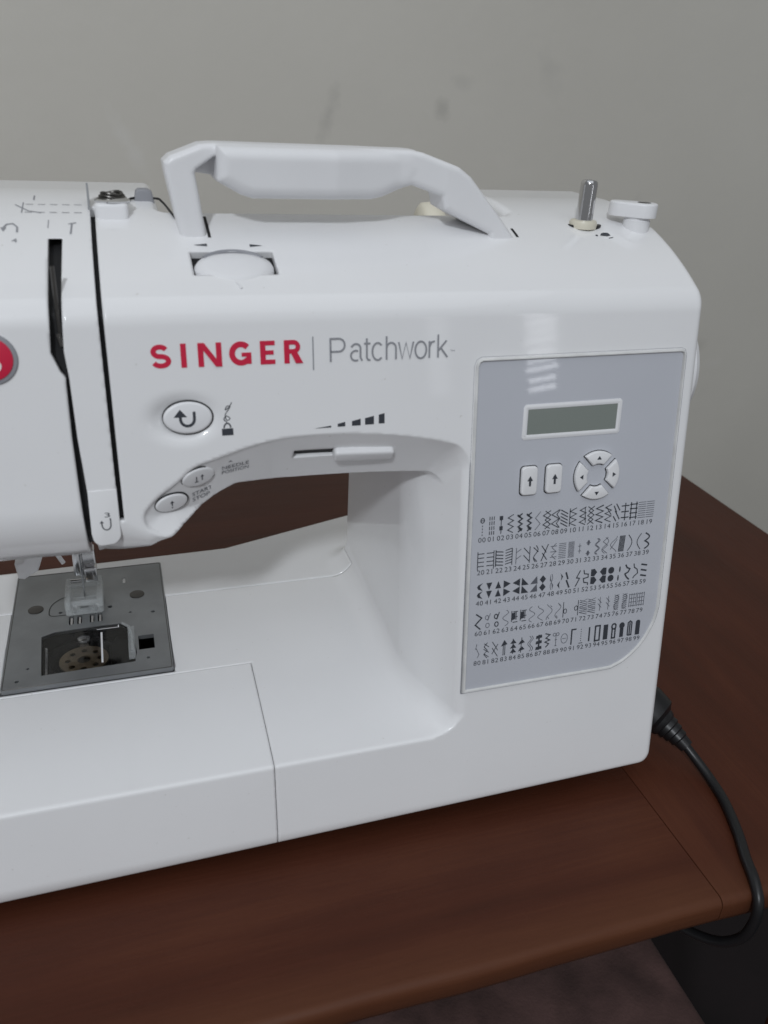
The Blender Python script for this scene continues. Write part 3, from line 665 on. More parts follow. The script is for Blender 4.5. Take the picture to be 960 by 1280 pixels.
        f = [[(.15, y - .21 * u), (.85, y - .21 * u), (.5, y + .24 * u)] for y in (.25, .75)]
    elif i == 43: f = [[(.05, y - .24), (.9, y), (.05, y + .24)] for y in (.25, .75)]
    elif i == 44: f = [[(.95, y - .24), (.05, y), (.95, y + .24)] for y in (.25, .75)]
    elif i == 45: f = [[(.05, y - .22), (.95, y - .22), (.1, y + .26)] for y in (.25, .75)]
    elif i == 46: f = [[(.05, y - .22), (.95, y - .22), (.85, y + .26)] for y in (.25, .75)]; s = [[(.2, .6), (.8, .95)]]; w = .05
    elif i == 47: f = [[(.5, y - .25), (.9, y), (.5, y + .25), (.1, y)] for y in (.25, .75)]
    elif i == 48: f = [[(.35, 1), (.5, .5), (.3, .6)], [(.5, .5), (.65, 0), (.75, .3)]]; s = [sn(1, .12)]; w = .07
    elif i == 49: f = [[(.5, 1), (.85, .75), (.6, .5), (.65, .75)], [(.5, .5), (.15, .25), (.5, 0), (.4, .25)]]
    elif i == 50: s = [[(.1, 1), (.4, .55)], [(.2, .5), (.6, 0)]]; w = .2
    elif i == 51: s = [[(.85, 1), (.4, .55), (.8, .5), (.3, 0)]]; w = .13
    elif i == 52: s = [[(.2, 1), (.3, .75), (.8, .7), (.8, .5), (.2, .45), (.3, .2), (.8, .15), (.8, 0)]]; w = .13
    elif i == 53: f = [[(.05, y - .22), (.5, y - .24), (.85, y), (.5, y + .24), (.05, y + .22)] for y in (.25, .75)]
    elif i == 54: f = [[(.95, y - .22), (.5, y - .24), (.1, y), (.5, y + .24), (.95, y + .22)] for y in (.25, .75)]
    elif i == 55: f = [circ(.5, .25, .4, 12, .22), circ(.5, .75, .4, 12, .22)]
    elif i == 56: f = [circ(.55, .75, .1, 8, .2), circ(.4, .2, .1, 8, .2)]
    elif i == 57: s = [[(.2, 1), (.4, .8), (.8, .7), (.6, .5), (.2, .4), (.4, .2), (.8, .0)]]; w = .18
    elif i == 58: s = [[(.2, 1), (.3, .75), (.7, .6), (.8, .35), (.4, .2), (.2, .05)]]; w = .13
    elif i == 59: s = [[(.1, y + .1), (.9, y)] for y in (.1, .45, .8)]; w = .2
    elif i == 60: s = [[(.15, 1), (.85, .72), (.1, .32), (.75, 0)]]; w = .16
    elif i in (61, 62): s = [circ(.4, .7, .2, 9, .14), circ(.5, .2, .22, 9, .15), [(.8, .95), (.5, .5)]]; w = .07 + .05 * (i == 62)
    elif i in (63, 66, 67): s = [sn(1.5, .35, .5, i)]; w = .06
    elif i in (64, 65): f = [[(.2, .3), (.6, .35), (.6, .8), (.2, .75)]]; s = [[(.7, .3), (.7, .8)], [(.15, .2), (.15, .9)]] + bars(3, .3, .9)
    elif i in (68, 69): s = [sn(1, .35, .5, i), [(.6, .9), (.8, .8)], [(.3, .2), (.5, .05)]]; w = .07
    elif i == 70: s = [[(.1, 1), (.1, 0)], circ(.35, .4, .2, 8, .15)]; w = .09
    elif i == 71: s = [[(.9, 1), (.9, 0)], circ(.65, .5, .2, 8, .15)]; w = .09
    elif i in (72, 73): s = [[(.0, y + .2), (1., y)] for y in (.0, .13, .26, .39, .52, .65, .78)] + [zig(6)]; w = .06
    elif i in (74, 75): s = [[(.2, .9), (.7, .6)], [(.2, .6), (.7, .3)], [(.5, .1), (.5, 1)]] ; w = .06
    elif i in (76, 77): s = [zig(8, .2, .8), zig(8, .8, .2), sn(1, .3)]; w = .05
    elif i in (78, 79): s = [[(x, .05), (x, .95)] for x in (.05, .35, .65, .95)] + bars(4, .05, .95); w = .05
    elif i == 80: s = [[(.4, 1), (.3, .75), (.7, .3), (.5, .1)], [(.2, .7), (.4, .65)]]; w = .06
    elif i == 81: s = [[(.2, .95), (.8, .7)], [(.15, .6), (.8, .35)], [(.2, .3), (.8, .05)], zig(4, .2, .6)]; w = .09
    elif i == 82: s = [[(.1, 1), (.8, .4)], [(.1, .6), (.8, 0)], [(.1, .2), (.8, .8)]]; w = .09
    elif i == 83: f = [[(.1, .6), (.9, .7), (.5, 1)]]; s = [[(.4, 0), (.4, .7)], [(.6, 0), (.6, .7)]]
    elif i == 84: f = [[(.15, y), (.95, y), (.55, y + .28)] for y in (.08, .38, .68)]; s = [[(.5, 0), (.5, 1)]]
    elif i == 85: f = [[(.1, y), (.9, y + .1), (.6, y + .3), (.3, y + .2)] for y in (.1, .55)]; s = [[(.4, 0), (.5, 1)]]
    elif i == 86: s = [sn(1.5, .2, .4), sn(1.5, .2, .65)]; w = .08
    elif i == 87: f = [[(.1, y), (.9, y + .05), (.85, y + .25), (.15, y + .2)] for y in (.0, .38, .74)]; s = [[(.5, 0), (.5, 1)]]; w = .2
    elif i == 88: s = [[(.2, 1), (.8, .9), (.3, .7), (.8, .55), (.2, .45), (.7, .3), (.3, .1)]]; w = .14
    elif i == 89: s = [circ(.3, .85, .2, 8, .1), circ(.7, .85, .2, 8, .1), [(.5, .75), (.5, .1)], [(.35, .5), (.65, .5)], [(.35, .1), (.65, .1)]]; w = .08
    elif i == 90: s = [circ(.5, .5, .42, 12, .32), [(.25, .5), (.75, .5)]]; w = .07
    elif i == 91: s = [[(.35, 0), (.35, 1), (.95, 1)]]; w = .18
    elif i == 92: s = [[(.5, y), (.5, y + .06)] for y in (.15, .3, .45, .6, .75, .9)] + [[(.25, .02), (.75, .02)]]; w = .1
    elif i == 93: s = [[(.5, .05), (.5, 1)]]; w = .2
    elif i == 94: s = [[(.2, .02), (.8, .02), (.8, 1), (.2, 1), (.2, -.05)]]; w = .2
    elif i == 95: f = [[(.2, 0), (.8, 0), (.8, 1), (.2, 1)]]
    elif i == 96: s = [[(.3, .65), (.3, .02), (.7, .02), (.7, .65)], circ(.5, .8, .28, 10, .18)]; w = .2
    elif i == 97: f = [[(.25, 0), (.75, 0), (.75, .6), (.25, .6)], circ(.5, .78, .38, 10, .22)]
    elif i == 98: s = [[(.25, .05), (.25, .9), (.5, 1), (.75, .9), (.75, .05), (.25, .05)], [(.5, .1), (.5, .9)]]; w = .17
    elif i == 99: f = [[(.2, .0), (.8, .0), (.8, .9), (.65, 1), (.35, 1), (.2, .9)]]
    return s, f, w
def digit(ch, cx, y0, w, hgt=.00215):
    V, Fc = text_mesh(ch); a = V.min(0); b = V.max(0); s = hgt / (b[1] - a[1]); Q = np.zeros_like(V)
    Q[:, 0] = cx + (V[:, 0] - (a[0] + b[0]) / 2) * s * 1.08; Q[:, 1] = y0 + (V[:, 1] - a[1]) * s; Q[:, 2] = w
    return FF(Q), Fc
CW = .0800 / 19; HI = .0080
for r in range(5):
    pr = []; faint = []; nums = []
    for c in range(20):
        i = r * 20 + c; s, f, w = icon(i); cx = .1333 + c * CW; bw = CW * .92; bh = HI * (.93 if r else 1.0)
        v0 = ROWV[r] + .0021
        tf = lambda P, cx=cx, v0=v0: fw(np.stack((cx - bw / 2 + np.asarray(P)[:, 0] * bw, v0 + np.asarray(P)[:, 1] * bh, np.asarray(P)[:, 2]), -1))
        dst = faint if w < .085 and i not in (0,) else pr
        for st in s:
            st = [q for k, q in enumerate(st) if k == 0 or np.hypot(q[0] - st[k - 1][0], q[1] - st[k - 1][1]) > 1e-4]
            q = [(a * bw, b * bh) for a, b in st]
            dst.append(ribbon(q, max(w * bw, .00028), .00033, lambda P, cx=cx, v0=v0: fw(np.asarray(P) + np.array((cx - bw / 2, v0, 0)))))
        for st in f: dst.append(flat(st, .00034, tf))
        t = '%02d' % i
        nums += [digit(ch, cx + (k - .5) * .00182, ROWV[r] - .0008, .00033) for k, ch in enumerate(t)]
    fprint('stitch_symbols_print', pr + nums, M['ink'], panel)['kind'] = 'stuff'
    if faint: fprint('faint_stitch_symbols_print', faint, M['ink2'], panel)['kind'] = 'stuff'

# ------------------------------------------------------------------ lettering on the front
W = .00012
lt = []; LW = [W]
sw = .0019
def stroke(p, w=sw): LW[0] += .000012; lt.append(ribbon(p, w, LW[0], FF))
b0, b1 = .2022, .2104
def arcp(cx, cy, rx, ry, a0, a1, k=12): return [(cx + rx * math.cos(math.radians(a0 + (a1 - a0) * i / k)), cy + ry * math.sin(math.radians(a0 + (a1 - a0) * i / k))) for i in range(k + 1)]
mid = (b0 + b1) / 2; hh = (b1 - b0) / 2; q = (hh - .0009) / 2
# S
stroke(arcp(.0111, mid + q, .0022, q, 25, 200, 12) + arcp(.0111, mid + q, .0022, q, 215, 262, 4) + arcp(.0113, mid - q, .0025, q, 80, -20, 8) + arcp(.0113, mid - q, .0025, q, -35, -160, 8), .0017)
stroke([(.0189, b0), (.0189, b1)])
stroke([(.0247, b0), (.0247, b1)], .0019); stroke([(.0309, b0), (.0309, b1)], .0019); lt.append(flat([(.0238, b1), (.0260, b1), (.0318, b0), (.0296, b0)], W + .0004, FF))
stroke(arcp(.0385, mid, .0031, hh - .0009, 42, 318, 22), .0020); stroke([(.0412, b0 + .0004), (.0412, mid - .0001)], .0018); stroke([(.0387, mid - .0004), (.0421, mid - .0004)], .0014)
stroke([(.0462, b0), (.0462, b1)]); [stroke([(.0462, y), (.0505, y)], .0016) for y in (b0 + .0008, b1 - .0008)]; stroke([(.0462, mid), (.0500, mid)], .0015)
stroke([(.0547, b0), (.0547, b1)]); stroke([(.0547, b1 - .0008), (.0572, b1 - .0008)] + arcp(.0572, b1 - .0008 - .0016, .0016, .0016, 80, -90, 8) + [(.0547, b1 - .0040)], .0016)
lt.append(flat([(.0560, b0 + .0040), (.0584, b0 + .0040), (.0605, b0), (.0578, b0)], W + .0004, FF))
fprint('brand_lettering', lt, M['red'], mach)
fprint('divider_print', [ribbon([(.0643, .1994), (.0643, .2113)], .00045, W, FF)], M['grey'], mach)
pl_ = []
pb, px_, pc = .2021, .2021 + .0062, .2103                        # baseline, x-height, cap height
PX = lambda c: .0704 + (c - 555) / 303 * .0459
def thin(p, w=.00068): LW[0] += .000004; pl_.append(ribbon(p, w, LW[0], FF))
def bowl(c0, c1, a0=0, a1=360): return arcp((PX(c0) + PX(c1)) / 2, (pb + px_) / 2, (PX(c1) - PX(c0)) / 2, (px_ - pb) / 2, a0, a1, 20)
thin([(PX(557), pb), (PX(557), pc), (PX(578), pc)] + arcp(PX(578), pc - .0023, PX(592) - PX(578), .0023, 80, -90, 10) + [(PX(557), pc - .0046)])
thin([(PX(608), px_ - .0012)] + arcp(PX(620), px_ - .0016, PX(620) - PX(609), .0015, 150, 0, 8) + [(PX(631), pb + .0012), (PX(635), pb)]); thin(arcp(PX(619), pb + .0019, PX(631) - PX(619), .0018, 60, 300, 14))
thin([(PX(647), px_ + .0018), (PX(647), pb + .0010), (PX(650), pb + .0002), (PX(656), pb + .0001)]); thin([(PX(640), px_ - .0001), (PX(656), px_ - .0001)])
thin(bowl(661, 688, 45, 315))
thin([(PX(697), pb), (PX(697), pc + .0003)]); thin([(PX(697), px_ - .0022)] + arcp(PX(709), px_ - .0021, PX(721) - PX(709), .0020, 160, 0, 8) + [(PX(721), pb)])
thin([(PX(728), px_), (PX(737), pb + .0001), (PX(747), px_ - .0002), (PX(757), pb + .0001), (PX(766), px_)])
thin(bowl(771, 800))
thin([(PX(808), pb), (PX(808), px_)]); thin([(PX(808), px_ - .0022), (PX(813), px_ - .0005), (PX(822), px_ - .0001)])
thin([(PX(831), pb), (PX(831), pc + .0003)]); thin([(PX(853), px_), (PX(831), pb + .0024)]); thin([(PX(839), pb + .0034), (PX(856), pb)])
fprint('model_lettering', pl_ + [text('TM', .1172, .1190, .2040, .2047, W, FF)], M['grey'], mach)
# round emblem at the left end
em = part('emblem_ring', prism(ellipse(-.0418, .2075, .0084, .0084, 48), -.001, .0006, .0003, FF), M['grey'], mach)
part('emblem_disc', prism(ellipse(-.0418, .2075, .0070, .0070, 48), -.001, .0009, .0002, FF), M['red'], em)
fprint('emblem_letter', [text('S', -.0451, -.0385, .2028, .2122, .00096, FF, .03)], M['white2'], em)
# speed wedge
wd = [[(.0638, .1779), (.0704, .1779), (.0704, .1786)], [(.0729, .1780), (.0758, .1780), (.0758, .1797), (.0729, .1791)], [(.0784, .1780), (.0818, .1780), (.0818, .1805), (.0784, .1798)], [(.0835, .1781), (.0870, .1781), (.0870, .1813), (.0835, .1806)], [(.0889, .1782), (.0912, .1782), (.0912, .1821), (.0889, .1816)]]
fprint('speed_scale_print', [flat(p, W, FF) for p in wd], M['ink'], mach)
# padlock with thread
lk = [flat([(.0303, .1775), (.0343, .1775), (.0343, .1800), (.0303, .1800)], W, FF), ribbon(arcp(.0323, .1802, .0012, .0017, 0, 180, 8), .0005, W, FF),
      ribbon(spline([(.0323, .1822), (.0312, .1834), (.0322, .1845), (.0334, .1836), (.0322, .1830), (.0318, .1850), (.0330, .1868), (.0336, .1879), (.0325, .1880), (.0319, .1868), (.0332, .1876), (.0343, .1893)], 5), .0003, W, FF)]
fprint('padlock_print', lk, M['ink'], mach)
# reverse button
rb_u, rb_v = .0188, .1846
part('button_gap', prism(ellipse(rb_u + .0001, rb_v + .0001, .0089, .0061, 44), -.008, -.0007, 0, FF), M['void'], mach, None)
rb = part('reverse_button', prism(ellipse(rb_u, rb_v, .0085, .0057, 44), -.006, .0003, .0009, FF), M['white2'], mach)
ua = [(.0210, .1868), (.0210, .1845)] + arcp(.0186, .1843, .0024, .0025, 0, -180, 12) + [(.0162, .1852)]
fprint('arrow_print', [ribbon(ua, .0010, .00037, FF), flat([(.0139, .1850), (.0185, .1850), (.0162, .1878)], .00038, FF)], M['ink'], rb)
# oval buttons on the chamfer
for (u, v, rx, ry, kind) in ((.0210, .1622, .0064, .0042, 0), (.0108, .1532, .0061, .0039, 1)):
    tf = surf_frame(u, v)
    gp = part('button_gap', prism(ellipse(.0001, .0001, rx + .0004, ry + .0004), -.004, .0004, 0, tf), M['void'], mach, None)
    bt = part('oval_button', prism(ellipse(0, 0, rx, ry), -.003, .0011, .0008, tf), M['white2'], mach)
    if kind == 0: pr = [ribbon([(-.0010, -.0014), (-.0010, .0010)], .0004, .00117, tf), ribbon([(-.0017, -.0016), (-.0003, -.0016)], .0004, .00117, tf), ribbon([(.0012, -.0014), (.0012, .0008)], .0004, .00117, tf), flat([(.0005, .0004), (.0019, .0004), (.0012, .0015)], .00118, tf)]
    else: pr = [ribbon([(0, -.0010), (0, .0008)], .0004, .00117, tf), flat([(-.0008, .0003), (.0008, .0003), (0, .0015)], .00118, tf), flat(ellipse(0, -.0018, .0003, .0003, 8), .00117, tf)]
    fprint('arrow_print', pr, M['ink'], bt)
tf = surf_frame(.0350, .1640)
fprint('needle_position_lettering', [text('NEEDLE', -.0052, .0052, .0004, .0022, .0003, tf), text('POSITION', -.0052, .0052, -.0022, -.0004, .0003, tf), flat([(-.0030, .0040), (-.0012, .0040), (-.0021, .0047)], .0003, tf)], M['ink2'], mach)
tf = surf_frame(.0225, .1545)
fprint('start_stop_lettering', [text('START', -.0044, .0042, .0004, .0022, .0003, tf), text('STOP', -.0044, .0030, -.0022, -.0004, .0003, tf)], M['ink2'], mach)
# speed slider
part('slider_knob', prism(round_rect(-.0040, .0200, -.0029, .0029, .0016), -.001, .0030, .0012, SLF), M['white2'], mach)
# thread path tongue with the figure 3
tng = [(-.0172, .1610), (-.0174, .1450)] + arcp(-.0140, .1440, .0032, .0036, 200, 270, 5) + arcp(-.0115, .1445, .0040, .0040, 285, 360, 6) + [(-.0075, .1610)]
tp = part('thread_tongue', prism(tng, -.010, .0003, .0004, FF), M['white'], mach)
fprint('thread_path_print', [text('3', -.0124, -.0106, .1510, .1527, .0004, FF), ribbon([(-.0106, .1506), (-.0106, .1482)] + arcp(-.0121, .1482, .0015, .0019, 0, -180, 8) + [(-.0136, .1490)], .0004, .0004, FF), flat([(-.0143, .1489), (-.0129, .1489), (-.0136, .1499)], .00041, FF)], M['ink'], tp)
# prints on the curved top
def TOPF(P):
    P = np.asarray(P, float); z = top_z(P[:, 1]) + .0002
    return np.stack((P[:, 0], P[:, 1], z), -1)
tprint = [ribbon([(-.0320, .0730), (-.0320, .0765)] + [(-.0335, .0790), (-.0355, .0785), (-.0365, .0760)], .0006, 0, TOPF), flat([(-.0375, .0762), (-.0355, .0762), (-.0365, .0735)], 0, TOPF), text('4', -.0336, -.0318, .0668, .0690, 0, TOPF)]
for y in (.0885, .0965): tprint += [ribbon([(x, y), (x + .0026, y)], .0004, 0, TOPF) for x in np.arange(-.0300, -.0125, .0042)]
tprint += [ribbon([(-.0335, .0960), (-.0290, .0900), (-.0245, .0880)], .0005, 0, TOPF), ribbon([(-.0310, .0880), (-.0308, .0985)], .0004, 0, TOPF), ribbon([(-.0274, .102), (-.0274, .108)], .0005, 0, TOPF), ribbon([(-.0145, .0720), (-.0140, .0790)], .0006, 0, TOPF), ribbon([(-.0152, .0790), (-.0125, .0800)], .0005, 0, TOPF), ribbon([(-.0220, .0760), (-.0218, .0820)], .0003, 0, TOPF)]
fprint('thread_path_print', tprint, M['grey'], mach)
for x, ya, yb in ((.0334, .0700, .0860), (.1582, .0708, .0775)): fprint('handle_gap_shade', [ribbon([(x, y) for y in np.linspace(ya, yb, 8)], .0011, 0, TOPF)], M['void'], mach)  # flat dark strips: painted shadow of the gaps beside the handle feet
fprint('dial_arrows_print', [flat([(.0270, .0652), (.0318, .0645), (.0318, .0660)], 0, TOPF), flat([(.0520, .0648), (.0472, .0641), (.0472, .0656)], 0, TOPF)], M['ink'], mach)
fprint('bobbin_print', [flat([(.1975, .0722), (.2005, .0716), (.2025, .0722), (.2022, .0742), (.2000, .0744), (.1985, .0736)], 0, TOPF), flat(ellipse(.1958, .0722, .0006, .0006, 8), 0, TOPF), ribbon([(.2005, .0700), (.2030, .0708)], .0004, 0, TOPF)], M['ink'], mach)

# ------------------------------------------------------------------ on top of the machine
tf = frame_at(DIALC - dg * .0030, (1, 0, 0), dy)
V, Fc = lathe([(.0001, -.004), (.96, -.004), (1.0, -.0005), (.985, .0010), (.92, .0026), (.70, .0034), (.35, .0038), (.0001, .0039)], 48)
V = [(a * .0144, (b * .0098 - .0008) if b < 0 else b * .0076 - .0008, c) for a, b, c in V]
dl = part('stitch_dial', (tf(V), Fc), M['white2'], mach, 60)
part('dial_rim', tube([tuple(tf([(.0118 * math.cos(a), .0075 * math.sin(a) - .0002, .0024)])[0]) for a in np.linspace(.5, PI - .5, 24)], .0008, 8), M['grey'], dl)
part('dial_mark', tube([tuple(TOPF([(.0395, .0462)])[0]), tuple(TOPF([(.0408, .0434)])[0])], .0005, 8), M['white2'], mach)
# retracting spool pin
bz = float(top_z(.081))
ring = part('spool_pin_collar', lathe([(.0001, -.001), (.0058, -.001), (.0060, .0010), (.0055, .0022), (.0042, .0024), (.0001, .0024)], 32, lambda P: np.asarray(P) + np.array((.1935, .0810, bz))), M['cream'], mach, 50)
part('spool_pin_slot', prism(ellipse(.1945, .0814, .0078, .0046, 28), bz - .0015, bz + .0004, 0), M['black'], mach, None)
part('spool_pin', lathe([(.0036, -.004), (.0036, .0165), (.0034, .0176), (.0028, .0182), (.0020, .0182), (.0018, .0150), (.0001, .0148)], 24, lambda P: np.asarray(P) + np.array((.1938, .0812, bz))), M['chrome'], mach, 45)
# bobbin winder
wz = float(top_z(.080))
bw = part('bobbin_winder', lathe([(.0001, -.003), (.0058, -.003), (.0058, .0030), (.0052, .0034), (.0052, .0046), (.0001, .0046)], 32, lambda P: np.asarray(P) + np.array((.2192, .0800, wz))), M['white2'], mach, 40)
cap = []
for a in np.linspace(-PI / 2, PI / 2, 12): cap.append((.0030 + .0060 * math.cos(a), .0060 * math.sin(a)))
for a in np.linspace(PI / 2, 1.5 * PI, 10): cap.append((-.0068 + .0048 * math.cos(a), .0048 * math.sin(a)))
ctf = frame_at((.2182, .0805, wz + .0044), (.80, -.60, 0), (.60, .80, 0))
part('winder_cap', prism(cap, 0, .0058, .0009, ctf), M['white2'], bw)
part('cap_screw', prism(ellipse(.0030, 0, .0030, .0030, 20), .0050, .00595, .0003, ctf), M['dark_metal'], bw)
# spool holder in the bay
sh = part('spool_cap', lathe([(.0001, 0), (.0085, 0), (.0105, .0015), (.0110, .0060), (.0095, .0105), (.0050, .0128), (.0001, .0132)], 32, frame_at((.1395, .1400, .2430), (0, 1, 0), (0, 0, 1))), M['cream'], mach, 60)
part('spool_pin_bar', tube([(.135, .140, .2430), (.030, .140, .2430)], .0030, 12), M['white2'], sh)
part('spool_stop', lathe([(.0001, 0), (.0075, 0), (.0085, .0010), (.0085, .0040), (.0070, .0052), (.0001, .0052)], 28, lambda P: np.asarray(P) + np.array((.1490, .1300, .2395))), M['white2'], sh, 50)
# thread guide with tension screw
gz = float(top_z(.088))
tg = part('thread_guide', prism(round_rect(-.0058, .0060, .0830, .0960, .0022), gz - .004, gz + .0042, .0012), M['white2'], mach)
coil = []
for k in range(3): coil.append(tube([(.0006 + (.0050 - .0007 * k) * math.cos(a), .0895 + (.0050 - .0007 * k) * math.sin(a), gz + .0050 + .0010 * k + .0004 * math.sin(a * 2)) for a in np.linspace(0, 2 * PI, 28)], .00055, 8))
part('tension_disc', lathe([(.0001, 0), (.0062, 0), (.0064, .0006), (.0050, .0014), (.0030, .0026), (.0001, .0030)], 32, lambda P: np.asarray(P) + np.array((.0006, .0895, gz + .0042))), M['chrome'], tg, 30)
part('tension_spring', merge(coil), M['dark_metal'], tg)
cz = float(top_z(.106))
cl = part('thread_clip', prism([(.0085, cz - .002), (.0165, cz - .002), (.0155, cz + .0030), (.0140, cz + .0038), (.0105, cz + .0038), (.0095, cz + .0030)], 0, .006, .0006, lambda P: np.stack((np.asarray(P)[:, 0], .1085 - np.asarray(P)[:, 2], np.asarray(P)[:, 1]), -1)), M['grey'], mach)
part('recess_edge_line', tube([tuple(TOPF([(x, y)])[0] + np.array((0, 0, .0004))) for x, y in spline([(.0060, .100), (.0085, .1045), (.0170, .1045), (.0190, .1000), (.0210, .0900), (.0232, .0800), (.0238, .0745)], 6)], .00045, 6), M['black'], cl)  # dark tube added to draw the edge line of the handle recess
# take-up lever inside the slot
part('take_up_lever', merge([tube([tuple(fw((-.0200, v, -.0048 + .0022 * math.sin((v - .205) * 60)))) for v in np.linspace(.205, .236, 12)], [.0007] * 12, 8), tube([tuple(fw((-.0206, .2145, -.0030))), tuple(fw((-.0196, .2105, -.0022)))], .0009, 8)]), M['dark_metal'], mach)
part('thread_guide_blade', prism([(.086, .248), (.103, .248), (.1015, .2622), (.0985, .2636)], 0, .0007, 0, lambda P: np.stack((-.0083 + np.asarray(P)[:, 2], np.asarray(P)[:, 0], np.asarray(P)[:, 1]), -1)), M['steel'], mach, None)
# hand wheel
part('hand_wheel', lathe([(.0001, 0), (.026, 0), (.030, .002), (.032, .006), (.032, .016), (.030, .019), (.022, .0205), (.0001, .0205)], 64, frame_at((.2380, .0930, .1840), (0, 1, 0), (0, 0, 1))), M['white2'], mach, 30)
for x in (.205, .02):
    for y in (.035, .155): part('rubber_foot', lathe([(.008, 0), (.009, .001), (.009, .010)], 20, lambda P, x=x, y=y: np.asarray(P) + np.array((x, y, 0))), M['cable'], mach)
for y in (.035, .155): part('rubber_foot', lathe([(.008, 0), (.009, .001), (.009, .010)], 20, lambda P, y=y: np.asarray(P) + np.array((-.11, y, 0))), M['cable'], mach)

# ------------------------------------------------------------------ needle plate
PZ0, PZ1 = ZB - .0018, ZB + .0004
NP = [(-.0665, .0690), (.0078, .0690), (.0078, .1660), (-.0722, .1660)]
hole = [(-.0515, .1070), (-.0455, .1098), (-.0262, .1106), (-.0150, .1102), (-.0105, .1050), (-.0088, .0930), (-.0080, .0850), (-.0090, .0775), (-.0500, .0765)]
sq = [(-.0070, .0862), (.0003, .0862), (.0003, .0976), (-.0070, .0976)]
def holed(outer, holes, z0, z1):
    """flat plate with real openings, triangulated"""
    from mathutils.geometry import delaunay_2d_cdt
    pts = [Vector(p) for p in outer]; edges = [(i, (i + 1) % len(outer)) for i in range(len(outer))]
    for h in holes:
        k = len(pts); pts += [Vector(p) for p in h]; edges += [(k + i, k + (i + 1) % len(h)) for i in range(len(h))]
    vs, es, fs, *_ = delaunay_2d_cdt(pts, edges, [], 1, 1e-7)
    def inside(p, poly):
        c = False
        for i in range(len(poly)):
            a, b = poly[i], poly[i - 1]
            if (a[1] > p[1]) != (b[1] > p[1]) and p[0] < (b[0] - a[0]) * (p[1] - a[1]) / (b[1] - a[1]) + a[0]: c = not c
        return c
    tri = []
    for f in fs:
        m = sum((vs[i] for i in f), Vector((0, 0))) / len(f)
        if inside(m, outer) and not any(inside(m, h) for h in holes): tri.append(tuple(f))
    n = len(vs); V = [(v.x, v.y, z1) for v in vs] + [(v.x, v.y, z0) for v in vs]; Fc = [t for t in tri] + [tuple(i + n for i in t[::-1]) for t in tri]
    cnt = {}
    for t in tri:
        for i in range(len(t)): cnt[(t[i], t[(i + 1) % len(t)])] = 1
    for (a, b) in list(cnt):
        if (b, a) not in cnt: Fc.append((a, a + n, b + n, b))
    return V, Fc
dots = [(-.0435, .1263, .0010), (-.0197, .1265, .0012), (-.0100, .1192, .0007), (.0011, .1172, .0010), (-.0031, .0791, .0008), (-.0560, .0830, .0007), (-.0600, .0745, .0009)]
hl = [hole, sq] + [ellipse(x, y, r, r, 10) for x, y, r in dots] + [round_rect(-.0130, -.0116, .1480, .1535, .0006, 2)]
for x in (-.0382, -.0343, -.0284, -.0246): hl.append(round_rect(x - .0011, x + .0011, .1145, .1215, .0004, 2))
for x in (-.0366, -.0262): hl.append(round_rect(x - .0009, x + .0009, .1240, .1320, .0004, 2))
hl.append(round_rect(-.0345, -.0275, .1262, .1290, .0012, 3))
plate = part('needle_plate', holed(round_rect(-.0665, .0078, .0690, .1660, .0012, 3), hl, PZ0, PZ1), M['steel'], mach, 20)
part('plate_dark_backing', holed(round_rect(-.0667, .0079, .0689, .1661, .001, 2), [round_rect(-.0545, .0021, .0742, .1108, .001, 2)], ZB - .0051, ZB - .0042), M['void'], plate, None)  # added black sheet, gives the plate openings their darkness
part('plate_lip', ring_prism(round_rect(-.0660, .0073, .0695, .1655, .0012, 3), .0006, -.0002, PZ1 - .0008, PZ1 + .00012), M['dark_metal'], plate, 40)
part('plate_insert_line', ribbon(spline([(-.0395, .1235), (-.0475, .1240), (-.0490, .1275), (-.0480, .1340), (-.0440, .1390), (-.0390, .1410)], 6), .0005, PZ1 + .0001), M['black'], plate, None)
for x, y in ((-.0555, .1315), (-.0061, .1352)):
    sc = part('plate_screw', lathe([(.0038, -.0008), (.0037, .0003), (.0030, .0006), (.0001, .0007)], 24, lambda P, x=x, y=y: np.asarray(P) + np.array((x, y, PZ1))), M['dark_metal'], plate, 40)
for x in (-.0382, -.0343, -.0284, -.0246):
    part('feed_dog', merge([prism([(.1162, 0), (.1172, 0), (.1167, .0007)], -.0005, .0005, 0, lambda P, x=x, k=k: np.stack((x + np.asarray(P)[:, 2], np.asarray(P)[:, 0] + k * .0014, PZ1 - .0012 + np.asarray(P)[:, 1]), -1)) for k in range(4)]), M['dark_metal'], plate, None)
cav = part('bobbin_well', merge([box(-.0548, .0024, .0740, .1110, .0362, .0372, .0002), ring_prism(round_rect(-.0546, .0022, .0741, .1109, .0005, 2), .0006, 0.0, .0365, ZB - .0030)]), M['void'], plate, None)
hook = part('hook_race', lathe([(.0001, 0), (.0205, 0), (.0205, .0120), (.0195, .0135), (.0165, .0140), (.0150, .0120), (.0150, .0060), (.0001, .0060)], 48, lambda P: np.asarray(P) * np.array((1, .86, 1)) + np.array((-.0320, .0935, .0375))), M['black'], plate, 35)
part('hook_shoulder', prism([(-.0165, .0840), (-.0095, .0850), (-.0088, .0940), (-.0110, .1050), (-.0170, .1080), (-.0210, .1000), (-.0200, .0900)], .040, .0520, .001), M['black'], hook)
bob = part('bobbin', holed(ellipse(-.0325, .0920, .0112, .0106, 36), [ellipse(-.0325 + .0074 * math.cos(a), .0920 + .0070 * math.sin(a), .0014, .0013, 10) for a in np.linspace(0, 2 * PI, 9)[:-1]] + [ellipse(-.0325, .0920, .0030, .0028, 16)], .0505, .0515), M['brass'], plate, 20)
part('thread', lathe([(.0085, 0), (.0085, .008)], 28, lambda P: np.asarray(P) + np.array((-.0325, .0920, .0420))), M['dark_metal'], bob)
